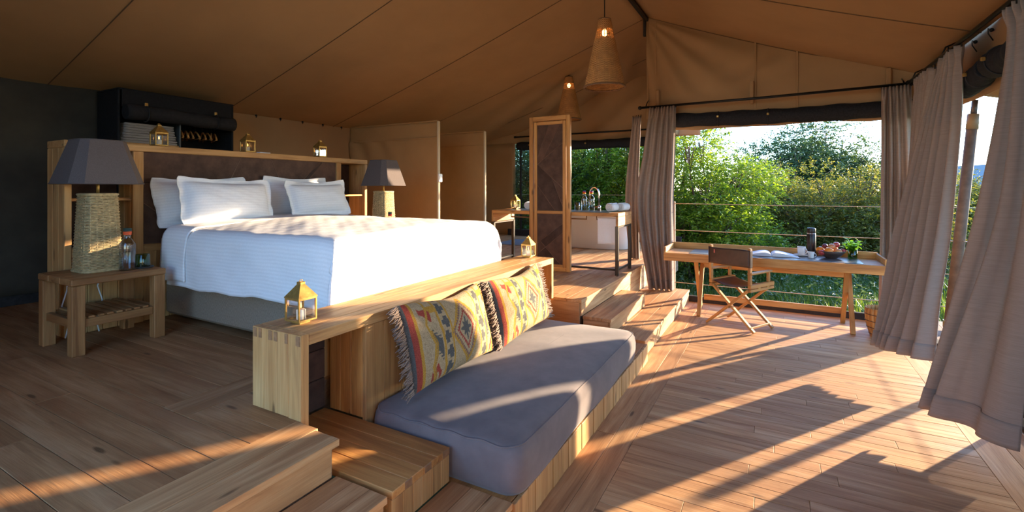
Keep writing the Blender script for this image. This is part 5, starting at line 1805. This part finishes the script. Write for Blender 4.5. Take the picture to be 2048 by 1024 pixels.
def lerp_poly(pts, u):
    n = len(pts) - 1
    t = np.clip(u, 0, 1) * n
    i = np.clip(t.astype(int), 0, n - 1)
    f = (t - i)[..., None]
    P = np.array(pts, dtype=float)
    return P[i] * (1 - f) + P[i + 1] * f
def curtain(label, rows, folds, amp_t, amp_b, nrm, seed, nu=170, nv=64, group=None, hem=True, pleats=None, phase=0.0):
    """rows: list of (v, polyline) from the rod (v=0) to the hem (v=1); folds are pushed along nrm"""
    o = thing('curtain', label, 'curtain', (0, 0, 0), 0, group)
    nrm = np.array(nrm, dtype=float); nrm /= np.linalg.norm(nrm)
    def surface(v0, v1, nv_, off=0.0):
        U, V = np.meshgrid(np.linspace(0, 1, nu), np.linspace(v0, v1, nv_), indexing='ij')
        vs = [r[0] for r in rows]
        R_ = [lerp_poly(r[1], U) for r in rows]
        P = np.zeros((nu, nv_, 3))
        # Catmull-Rom through the rows
        for k in range(len(rows) - 1):
            sel = (V >= vs[k]) & (V <= vs[k + 1] + 1e-9)
            t = ((V - vs[k]) / (vs[k + 1] - vs[k]))[..., None]
            p1, p2 = R_[k], R_[k + 1]
            m1 = (p2 - (R_[k - 1] if k else p1)) / (2 if k else 1)
            m2 = ((R_[k + 2] if k + 2 < len(rows) else p2) - p1) / (2 if k + 2 < len(rows) else 1)
            h = (2 * t ** 3 - 3 * t ** 2 + 1) * p1 + (t ** 3 - 2 * t ** 2 + t) * m1 + (-2 * t ** 3 + 3 * t ** 2) * p2 + (t ** 3 - t ** 2) * m2
            P = np.where(sel[..., None], h, P)
        amp = amp_t + (amp_b - amp_t) * V ** 1.2
        w = 0.10 * np.sin(U * 5 + seed) + 0.05 * fbm((U * 2, V * 1.5), seed)
        s = np.sin(2 * np.pi * (folds * (U + w * 0.35)) + phase)
        f = amp * (np.sign(s) * np.abs(s) ** 0.8) + amp * 0.35 * fbm((U * 5, V * 1.2), seed + 2)
        # gathered heading with pinch pleats
        pl = pleats or folds * 2
        hd = np.exp(-(V / 0.045) ** 2)
        f = f * (1 - 0.5 * hd) + hd * 0.022 * np.sin(2 * np.pi * pl * U)
        f += 0.006 * np.sin(V * 60 + U * 30) * np.exp(-(V / 0.10) ** 2)
        P = P + (f + off)[..., None] * nrm
        return P
    m = MB().grid(surface(0, 1, nv))
    ob = m.build('curtain_cloth', CURT, o)
    sd = ob.modifiers.new('thickness', 'SOLIDIFY'); sd.thickness = 0.003
    if hem:
        h = MB().grid(surface(0.945, 0.999, 6, 0.006)).build('hem', CURT, o)
        sd = h.modifiers.new('thickness', 'SOLIDIFY'); sd.thickness = 0.003
    rg = MB()
    top = surface(0, 0.01, 2)
    k = max(4, int(folds))
    for i in range(k + 1):
        p = Vector(top[int((nu - 1) * i / k), 0])
        rg.tube([p + Vector((0, 0, -0.02)), p + Vector((0, 0, 0.022))], 0.006, 5)
    rg.build('curtain_hooks', BLACK, o)
    return o
# at the corner post: the wide curtain on the gable rod and the narrow one round the corner
curtain('wide taupe curtain bunched beside the bathroom step, left of the desk', [
    (0, [(6.99, 1.60, 2.745), (6.99, 1.24, 2.745)]), (0.25, [(6.96, 1.68, 2.1), (6.98, 1.25, 2.1)]), (0.55, [(6.95, 1.78, 1.32), (6.97, 1.27, 1.32)]), (1, [(6.94, 1.60, 0.172), (6.96, 1.26, 0.172)])],
    4.5, 0.026, 0.050, (-1, -0.1, 0), 3, pleats=9)
curtain('narrow taupe curtain hanging behind the corner post, on the bathroom side', [
    (0, [(7.50, 1.97, 2.70), (7.42, 1.83, 2.70)]), (0.5, [(7.50, 2.08, 1.5), (7.40, 1.86, 1.5)]), (1, [(7.50, 2.02, 0.505), (7.42, 1.86, 0.505)])],
    3, 0.02, 0.035, (-1, 0.2, 0), 8, nu=70, hem=False)
curtain('taupe curtain at the right end of the gable window, straight', [
    (0, [(6.99, -1.06, 2.765), (6.98, -1.33, 2.775)]), (0.5, [(6.96, -1.05, 1.5), (6.95, -1.36, 1.5)]), (1, [(6.93, -1.02, 0.03), (6.93, -1.36, 0.03)])],
    4, 0.03, 0.05, (-1, 0.15, 0), 5, nu=110)
curtain('taupe curtain just round the corner on the right rod, half hidden', [
    (0, [(6.62, -1.31, 2.77), (6.05, -1.31, 2.77)]), (0.5, [(6.90, -1.30, 1.5), (6.50, -1.32, 1.5)]), (1, [(6.97, -1.28, 0.05), (6.76, -1.34, 0.05)])],
    6, 0.03, 0.045, (0, 1, 0), 6, nu=130)
curtain('taupe curtain swept into the room beside the desk, hem above the floor', [
    (0, [(5.70, -1.30, 2.77), (5.20, -1.30, 2.77)]), (0.2, [(5.88, -1.20, 2.22), (5.29, -1.32, 2.22)]), (0.55, [(5.74, -0.99, 1.27), (5.29, -1.25, 1.27)]), (0.8, [(5.59, -0.87, 0.66), (5.20, -1.15, 0.66)]), (1, [(5.44, -0.77, 0.175), (5.30, -0.87, 0.175), (5.13, -1.09, 0.17)])],
    6.0, 0.026, 0.048, (-0.35, 1, 0), 11, pleats=8)
curtain('large taupe curtain closest to the camera on the right, swept inward', [
    (0, [(4.29, -1.30, 2.75), (3.90, -1.30, 2.75)]), (0.12, [(4.33, -1.31, 2.42), (3.86, -1.31, 2.42)]), (0.5, [(4.30, -1.15, 1.42), (3.84, -1.30, 1.42)]), (1, [(4.21, -0.86, 0.125), (4.08, -0.91, 0.12), (3.80, -1.21, 0.10)])],
    2.5, 0.026, 0.050, (-0.5, 1, 0), 17, nu=200, nv=80, pleats=7)

def rolled_blind(label, p0, p1, r, sag, straps, dark=DARKMESH, flapend=False):
    p0, p1 = Vector(p0), Vector(p1)
    o = thing('rolled_blind', label, 'blind', p0, 0, 'rolled-up dark mesh blinds')
    n = 40
    d = p1 - p0
    pts = [d * (i / n) - Vector((0, 0, sag * math.sin(PI * i / n))) for i in range(n + 1)]
    rs = [r * (1 + 0.06 * math.sin(i * 1.3) + 0.05 * math.sin(i * 0.47)) * (1.0 if 0 < i < n else 0.9) for i in range(n + 1)]
    MB().tube(pts, rs, 16).build('roll', dark, o)
    # spiral end of the roll
    a = d.normalized(); x = a.cross(Vector((0, 0, 1))).normalized(); y = x.cross(a)
    for e, sg in ((0, -1), (n, 1)):
        sp = [pts[e] + a * sg * 0.004 + (x * math.cos(t) + y * math.sin(t)) * (r * 0.12 + r * 0.78 * t / (6 * PI)) for t in [6 * PI * i / 60 for i in range(61)]]
        MB().tube(sp, 0.004, 4).build('roll_edge', CANVAS_D, o)
    for t in straps:
        i = int(t * n)
        c = pts[i]
        MB().tube([c + (x * math.cos(q) + y * math.sin(q)) * (rs[i] + 0.003) for q in [2 * PI * k / 24 for k in range(24)]], 0.006, 4, False, True).build('strap', CANVAS_D, o)
        f = c + x * (rs[i] + 0.01) * (1 if x.dot(Vector((0, 0, H)) - p0) > 0 else -1) * 0.98 + Vector((0, 0, 0.02))
        MB().box(f, (0.03, 0.03, 0.03), None, 0.006).build('buckle', BRASS, o)
    return o
rolled_blind('long rolled dark blind above the gable window and desk', (GX + 0.0, 1.62, 2.580), (GX + 0.0, -1.40, 2.545), 0.098, 0.02, (0.32, 0.52, 0.93))
rolled_blind('rolled dark blind on the right side, between the two swept curtains', (4.98, -1.44, 2.535), (3.72, -1.44, 2.60), 0.098, 0.03, (0.15, 0.8))
rolled_blind('rolled dark blind on the right side, partly behind the curtain by the desk', (5.95, -1.44, 2.52), (5.08, -1.44, 2.54), 0.090, 0.05, (0.8,))
rolled_blind('short rolled dark blind at the corner between the two window curtains', (6.55, -1.44, 2.60), (6.02, -1.44, 2.56), 0.085, 0.03, ())
rolled_blind('rolled dark blind above the bathroom window', (BX - 0.07, 5.25, 2.56), (BX - 0.07, 1.9, 2.54), 0.095, 0.02, (0.1, 0.25, 0.5, 0.8))
hg = MB()
for y in (5.1, 4.9, 4.7, 4.5):
    hg.tube([(BX - 0.15, y, 2.62), (BX - 0.165, y, 2.5), (BX - 0.15, y - 0.01, 2.36)], 0.008, 5)
hg.build('tie_tapes', BLACK, bath)

# closed insect screen along the side nearest the camera
scr_m, nt, b_, out_ = new_mat('insect_mesh')
b_.inputs['Base Color'].default_value = (0.02, 0.02, 0.022, 1)
b_.inputs['Roughness'].default_value = 1.0
b_.inputs['Specular IOR Level'].default_value = 0.0
t_ = N(nt, 'ShaderNodeBsdfTransparent')
x_ = N(nt, 'ShaderNodeMixShader'); x_.inputs[0].default_value = 0.65
L(nt, t_.outputs[0], x_.inputs[1]); L(nt, b_.outputs[0], x_.inputs[2]); L(nt, x_.outputs[0], out_.inputs[0])
w2 = structure('window_2', 'dark insect mesh closing the right side beyond the closest curtain')
MB().box((2.6, EAVE_R + 0.03, 1.20), (4.0, 0.004, 2.36), None, 0.001).build('mesh_screen', scr_m, w2)
MB().box((4.61, EAVE_R + 0.03, 1.20), (0.04, 0.03, 2.36), None, 0.006).build('zip_edge', CANVAS_D, w2)

# ------------------------------------------------------------------ outside: pole, railing cables, posts
pl = thing('tent_pole', 'leaning brown tent pole with metal top outside the right opening', 'pole', (7.28, -1.73, 0.0))
top = Vector((0.055, -0.21, 2.30))
MB().tube([(0, 0, 0.0), tuple(top)], [0.055, 0.052], 14).build('wooden_shaft', plain('pole_wood', (0.13, 0.075, 0.045), 0.8, var=0.3, scale=12), pl)
MB().tube([tuple(top * 0.985), tuple(top * 1.06)], 0.056, 14).build('metal_sleeve', plain('tan_sleeve', (0.22, 0.15, 0.08), 0.6), pl)
MB().tube([tuple(top * 1.05), tuple(top * 1.13)], 0.030, 12).build('steel_tube', plain('grey_steel', (0.10, 0.09, 0.10), 0.5, 0.7), pl)
MB().tube([(0, 0, 0.0), (0, 0, 0.08)], 0.06, 14).build('pole_shoe', BRASS, pl)
WIRE = plain('steel_cable', (0.55, 0.42, 0.28), 0.45, 0.6)
def cable(label, p0, p1, r=0.0055, group=None):
    p0, p1 = Vector(p0), Vector(p1)
    pts = [(p1 - p0) * (i / 12) - Vector((0, 0, 0.006 * math.sin(PI * i / 12))) for i in range(13)]
    o = MB().tube(pts, r, 6).build('railing_cable', WIRE, None, p0)
    return tag(o, label, 'cable', group)
NM = ['lowest', 'second lowest', 'second highest', 'highest']
for i, z in enumerate((0.20, 0.585, 0.977, 1.37)):
    cable('%s thin railing cable behind the desk' % NM[i], (7.47, 1.36, z), (7.47, -2.1, z), group='railing cables behind the desk')
for i, z in enumerate((0.36, 0.68, 1.0)):
    cable('%s thin railing cable by the leaning pole' % ('lowest', 'middle', 'highest')[i], (7.42, -1.84, z), (2.0, -1.90, z), 0.003, group='railing cables on the right side')
cable('thin railing cable outside the bathroom window', (10.3, 6.8, 1.45), (10.3, 2.0, 1.45), group='railing cable outside the bathroom')
po = tag(MB().box((0, 0, 0.0), (0.07, 0.07, 2.4), None, 0.006).build('railing_post', wood('old', 'z'), None, (7.47, 1.37, 0.20)), 'weathered railing post just right of the wide bunched curtain', 'post')
po = tag(MB().box((0, 0, 0.0), (0.07, 0.07, 2.4), None, 0.006).build('railing_post', wood('old', 'z'), None, (6.18, -1.99, -0.42)), 'unseen post added outside the right opening to throw a shadow band, hidden behind the closest curtain', 'post')  # added out of sight for the shadow band it throws across the deck
for y, w in ((6.8, 'beyond the canvas partitions'), (2.0, 'hidden behind the wide bunched curtain')):
    tag(MB().box((0, 0, 0), (0.07, 0.07, 2.4), None, 0.006).build('railing_post', wood('old', 'z'), None, (10.3, y, 0.36)), 'weathered railing post outside the bathroom, ' + w, 'post')
od = structure('floor', 'narrow grey deck strip outside the right opening')
planks(od, 'old', 0.6, 7.7, -2.05, -1.44, -0.03, 'x', 0.12, joints=2.5)
planks(od, 'old', 7.245, 7.7, -1.42, 1.66, -0.03, 'y', 0.11)
for x in (1.0, 4.0, 7.5):
    MB().box((x, -1.9, -0.42), (0.12, 0.12, 0.74), None, 0.01).build('stilt', wood('old', 'z'), od)

# ------------------------------------------------------------------ bushes and trees outside
BARK = plain('bark', (0.10, 0.07, 0.045), 0.9, var=0.4, scale=20, bump_s=0.5, bump_scale=60)
L_BRIGHT = leaf_mat('leaf_bright', (0.045, 0.095, 0.012), (0.11, 0.19, 0.018), (0.24, 0.31, 0.035), 0.5)
L_OLIVE = leaf_mat('leaf_olive', (0.055, 0.075, 0.018), (0.12, 0.14, 0.028), (0.26, 0.21, 0.05), 0.45)
L_DARK = leaf_mat('leaf_dark', (0.025, 0.050, 0.018), (0.055, 0.095, 0.035), (0.11, 0.16, 0.06), 0.35)

def leaves_mesh(name, rs, tw_p, tw_d, per, ln, mat, leaf_w=0.42, compound=True):
    """tw_p, tw_d: twig bases and (length-carrying) directions; leaves set along each twig"""
    T = len(tw_p)
    n = T * per
    t = np.tile((np.arange(per) + 0.6) / per, T)[:, None]
    p = np.repeat(tw_p, per, 0); d = np.repeat(tw_d, per, 0)
    dl = np.linalg.norm(d, axis=1, keepdims=True)
    dn = d / dl
    droop = np.zeros((n, 3)); droop[:, 2] = -0.35
    c = p + d * t + droop * dl * t ** 2
    up = np.zeros((n, 3)); up[:, 2] = 1
    side = np.cross(dn, up); side /= np.linalg.norm(side, axis=1, keepdims=True) + 1e-6
    sgn = np.tile(np.where(np.arange(per) % 2 == 0, 1.0, -1.0), T)[:, None]
    ax = side * sgn * 0.9 + dn * 0.55 + rs.normal(0, 0.35, (n, 3)) + np.array([0, 0, -0.12])
    ax /= np.linalg.norm(ax, axis=1, keepdims=True)
    nr = up + rs.normal(0, 0.45, (n, 3))
    wv = np.cross(ax, nr); wv /= np.linalg.norm(wv, axis=1, keepdims=True) + 1e-6
    fold = np.cross(wv, ax)
    s = ln * rs.uniform(0.6, 1.3, (n, 1))
    v = np.empty((n, 4, 3))
    v[:, 0] = c
    v[:, 1] = c + ax * s * 0.5 + wv * s * leaf_w * 0.5 + fold * s * 0.08
    v[:, 2] = c + ax * s - np.array([0, 0, 1.0]) * s * 0.10
    v[:, 3] = c + ax * s * 0.5 - wv * s * leaf_w * 0.5 + fold * s * 0.08
    me = bpy.data.meshes.new(name)
    me.vertices.add(n * 4)
    me.vertices.foreach_set('co', v.reshape(-1).astype(np.float32))
    tri = np.arange(n)[:, None] * 4 + np.array([0, 1, 2, 0, 2, 3])[None]
    me.loops.add(n * 6)
    me.loops.foreach_set('vertex_index', tri.reshape(-1).astype(np.int32))
    me.polygons.add(n * 2)
    me.polygons.foreach_set('loop_start', (np.arange(n * 2) * 3).astype(np.int32))
    me.polygons.foreach_set('loop_total', np.full(n * 2, 3, np.int32))
    me.materials.append(mat)
    me.update(calc_edges=True)
    return me

def bush_meshes(seed, R_, Hh, lobes, twigs, per, ln, tw_len, mat, leaf_w=0.42):
    rs = np.random.RandomState(seed)
    cs, rr = [], []
    for i in range(lobes):
        a = rs.uniform(0, 2 * np.pi)
        q = R_ * 0.62 * rs.uniform(0.1, 1.0) ** 0.6
        z = Hh * rs.uniform(0.18, 0.84)
        w = R_ * rs.uniform(0.28, 0.50) * (1.1 - 0.35 * z / Hh)
        cs.append((q * math.cos(a), q * math.sin(a), z)); rr.append(w)
    cs.append((0.0, 0.0, Hh - R_ * 0.3)); rr.append(R_ * 0.32)
    cs, rr = np.array(cs), np.array(rr)
    k = rs.choice(len(rr), twigs, p=rr ** 2 / (rr ** 2).sum())
    u = rs.normal(0, 1, (twigs, 3)); u /= np.linalg.norm(u, axis=1, keepdims=True)
    rad = rr[k][:, None] * rs.uniform(0.45, 1.0, (twigs, 1)) ** 0.5
    p = cs[k] + u * rad * np.array([1, 1, 0.85])
    p[:, 2] = np.maximum(p[:, 2], 0.1)
    d = u * 0.8 + rs.normal(0, 0.35, (twigs, 3)) + np.array([0, 0, 0.35])
    d /= np.linalg.norm(d, axis=1, keepdims=True)
    d *= tw_len * rs.uniform(0.5, 1.3, (twigs, 1))
    fol = leaves_mesh('foliage', rs, p, d, per, ln, mat, leaf_w)
    m = MB()
    r = random.Random(seed)
    for i in range(len(rr)):
        c = Vector(cs[i])
        b = Vector((r.uniform(-0.12, 0.12), r.uniform(-0.12, 0.12), 0))
        mid = b.lerp(c, 0.5) + Vector((r.uniform(-0.2, 0.2), r.uniform(-0.2, 0.2), 0.15)) * R_ * 0.5
        m.tube([b, b.lerp(mid, 0.5) + Vector((0, 0, 0.1)), mid, c], [0.035 * Hh / 3, 0.03 * Hh / 3, 0.022 * Hh / 3, 0.012], 6)
        for j in range(5):
            e = c + Vector((r.uniform(-1, 1), r.uniform(-1, 1), r.uniform(-0.4, 1))) * rr[i] * 0.95
            m.tube([mid.lerp(c, 0.6), c.lerp(e, 0.5) + Vector((0, 0, 0.05)), e], [0.012, 0.008, 0.003], 4)
    br = m.mesh('branches', BARK)
    return fol, br

PROTO = {
    'bright': [bush_meshes(s, 1.5, 3.5, 16, 2600, 11, 0.072, 0.34, L_BRIGHT, 0.46) for s in (3, 4)],
    'olive': [bush_meshes(s, 1.9, 2.9, 18, 2900, 10, 0.080, 0.34, L_OLIVE, 0.36) for s in (11, 12)],
    'dark': [bush_meshes(s, 2.7, 5.2, 24, 3200, 11, 0.105, 0.42, L_DARK, 0.5) for s in (21, 22)],
}
NPL = [0]
def shrub(kind, idx, x, y, rz, sc, label, cat='bush', group=None, name='bush', zs=1.0, dz=0.0):
    o = thing(name, label, cat, (x, y, GZ + dz), rz, group)
    o.scale = (sc, sc, sc * zs)
    fol, br = PROTO[kind][idx]
    f = bpy.data.objects.new('foliage', fol); COL.objects.link(f); f.parent = o; f['kind'] = 'stuff'
    b = bpy.data.objects.new('branches', br); COL.objects.link(b); b.parent = o
    return o
def pol(deg, dist):
    a = math.radians(deg)
    return dist * math.cos(a), dist * math.sin(a)
# seen past the desk
G1 = 'bushes seen through the window behind the desk'
for (deg, dist, kind, i, sc, zs, label) in (
    (7.6, 12.0, 'bright', 0, 1.12, 1.0, 'tall bright green bush just right of the wide bunched curtain'),
    (4.0, 13.4, 'bright', 1, 0.95, 0.92, 'bright green bush above the left end of the desk'),
    (11.4, 13.2, 'bright', 1, 1.1, 1.05, 'bright green bush mostly hidden by the wide bunched curtain'),
    (0.9, 15.2, 'olive', 0, 1.05, 1.0, 'yellowish bush in the middle of the window, behind the chair back'),
    (-3.6, 16.2, 'olive', 1, 1.05, 1.02, 'yellowish bush behind the flask on the desk'),
    (-7.8, 15.6, 'olive', 0, 1.02, 1.0, 'yellowish bush behind the vase, by the straight curtain'),
    (-11.4, 19.0, 'olive', 1, 1.1, 0.95, 'yellowish bush hidden by the curtains right of the desk'),
    (-14.4, 20.5, 'olive', 0, 1.05, 0.95, 'yellowish bush behind the leaning tent pole'),
    (-17.6, 22.0, 'bright', 0, 1.1, 0.75, 'green bush at the far right, beyond the closest curtain'),
):
    x, y = pol(deg, dist)
    shrub(kind, i, x, y, deg * 0.9 + i, sc, label, zs=zs)
for (deg, dist, kind, i, sc, zs, label) in (
    (-0.2, 23.0, 'dark', 0, 0.92, 1.0, 'dark dense tree left of the middle on the skyline behind the desk'),
    (-4.2, 24.5, 'dark', 1, 1.08, 1.0, 'dark dense tree topmost on the skyline, right of the middle of the window'),
    (-7.8, 25.0, 'dark', 0, 0.88, 0.92, 'dark dense tree on the skyline beside the straight curtain'),
    (3.0, 21.0, 'dark', 1, 0.70, 0.9, 'dark tree between the bright green bush and the skyline trees'),
):
    x, y = pol(deg, dist)
    shrub(kind, i, x, y, deg * 1.3 + i, sc, label, 'tree', name='tree', zs=zs)
# seen past the bathroom
for (deg, dist, kind, i, sc, zs, label) in (
    (31.0, 14.6, 'dark', 1, 0.78, 1.0, 'dark tree behind the vinyl window, left of the zip strip'),
    (27.4, 15.4, 'dark', 0, 0.80, 1.0, 'dark tree behind the vinyl window beside the leather screen'),
    (22.2, 14.4, 'bright', 0, 1.15, 1.15, 'bushy green tree behind the bottles on the vanity'),
    (18.4, 15.0, 'dark', 1, 0.80, 1.05, 'dark tree behind the tap and rolled towels'),
    (15.0, 14.0, 'bright', 1, 1.1, 1.15, 'bushy green tree beside the narrow curtain at the bathroom'),
    (24.6, 17.5, 'olive', 0, 1.3, 1.2, 'yellowish tree farther back behind the leather screen'),
    (34.5, 16.0, 'dark', 0, 0.85, 1.0, 'dark tree hidden behind the second canvas partition'),
):
    x, y = pol(deg, dist)
    shrub(kind, i, x, y, deg * 0.7 + i, sc, label, 'tree', name='tree', zs=zs)
# a far belt of trees closes the horizon
for k in range(0):
    deg = -13.5 + k * 3.6
    x, y = pol(deg, 36 + 3 * math.sin(k * 2.1))
    shrub('dark', k % 2, x, y, k * 1.7, 0.95 + 0.1 * math.sin(k), 'dark tree in the distant belt of trees behind the bushes', 'tree', 'trees of the distant belt', 'tree', zs=0.62)

# undergrowth under the bushes and grass by the deck
rs = np.random.RandomState(5)
def grass(name, n, x0, x1, y0, y1, h0, h1, mat, label):
    x = rs.uniform(x0, x1, n); y = rs.uniform(y0, y1, n)
    h = rs.uniform(h0, h1, n) * (0.75 + 0.5 * np.abs(fbm((x * 0.6, y * 0.6), 7)))
    a = rs.uniform(0, 2 * np.pi, n); le = rs.uniform(0.1, 0.55, n)
    w = rs.uniform(0.005, 0.011, n)
    z = GZ + 0.12 * fbm((x * 0.12, y * 0.12), 1)
    v = np.zeros((n, 5, 3))
    cx, sx_ = np.cos(a), np.sin(a)
    v[:, 0] = np.stack([x - sx_ * w, y + cx * w, z], -1); v[:, 1] = np.stack([x + sx_ * w, y - cx * w, z], -1)
    mx, my = x + cx * h * le * 0.3, y + sx_ * h * le * 0.3
    v[:, 2] = np.stack([mx + sx_ * w * 0.8, my - cx * w * 0.8, z + h * 0.6], -1); v[:, 3] = np.stack([mx - sx_ * w * 0.8, my + cx * w * 0.8, z + h * 0.6], -1)
    v[:, 4] = np.stack([x + cx * h * le, y + sx_ * h * le, z + h * (1 - 0.3 * le)], -1)
    me = bpy.data.meshes.new(name)
    f = []
    for i in range(n):
        o = i * 5
        f += [(o, o + 1, o + 2, o + 3), (o + 3, o + 2, o + 4)]
    me.from_pydata(v.reshape(-1, 3).tolist(), [], f)
    me.materials.append(mat)
    ob = bpy.data.objects.new(name, me); COL.objects.link(ob)
    tag(ob, label, 'grass'); ob['kind'] = 'stuff'
G_M = leaf_mat('grass_blade', (0.05, 0.10, 0.015), (0.10, 0.17, 0.03), (0.20, 0.24, 0.06), 0.35)
grass('grass', 26000, 7.6, 14.5, -7.5, 4.5, 0.18, 0.55, G_M, 'long green grass below the deck outside the window')
# low leafy undergrowth, part of no single plant
px = rs.uniform(9.5, 16, 1500); py_ = rs.uniform(-5.5, 6.5, 1500)
keep = (py_ > -0.70 * (px - 7.2) + 0.5) | (px > 14.0)
px, py_ = px[keep], py_[keep]
p = np.stack([px, py_, GZ + rs.uniform(0.05, 0.55, len(px))], -1)
d = rs.normal(0, 0.5, (len(px), 3)) + np.array([0, 0, 0.8]); d /= np.linalg.norm(d, axis=1, keepdims=True); d *= 0.4
me = leaves_mesh('undergrowth', rs, p, d, 12, 0.085, L_DARK, 0.45)
ob = bpy.data.objects.new('undergrowth', me); COL.objects.link(ob)
tag(ob, 'low leafy undergrowth beneath the bushes', 'undergrowth'); ob['kind'] = 'stuff'
# far tent roof on the right skyline
ft = thing('far_tent', 'small blue grey tent roof on the skyline behind the leaning pole', 'tent', (*pol(-15.8, 46), GZ), 0.5)
m = MB(); m.add([(-3, -2.4, 2.5), (3, -2.4, 2.5), (3, 0, 3.95), (-3, 0, 3.95), (3, 2.4, 2.5), (-3, 2.4, 2.5)], [(0, 1, 2, 3), (3, 2, 4, 5)])
q = m.build('roof', plain('blue_canvas', (0.17, 0.18, 0.19), 0.9), ft); sd = q.modifiers.new('thickness', 'SOLIDIFY'); sd.thickness = 0.05
MB().box((0, 0, 1.25), (5.4, 4.0, 2.5), None, 0.02).build('tent_wall', CANVAS, ft)
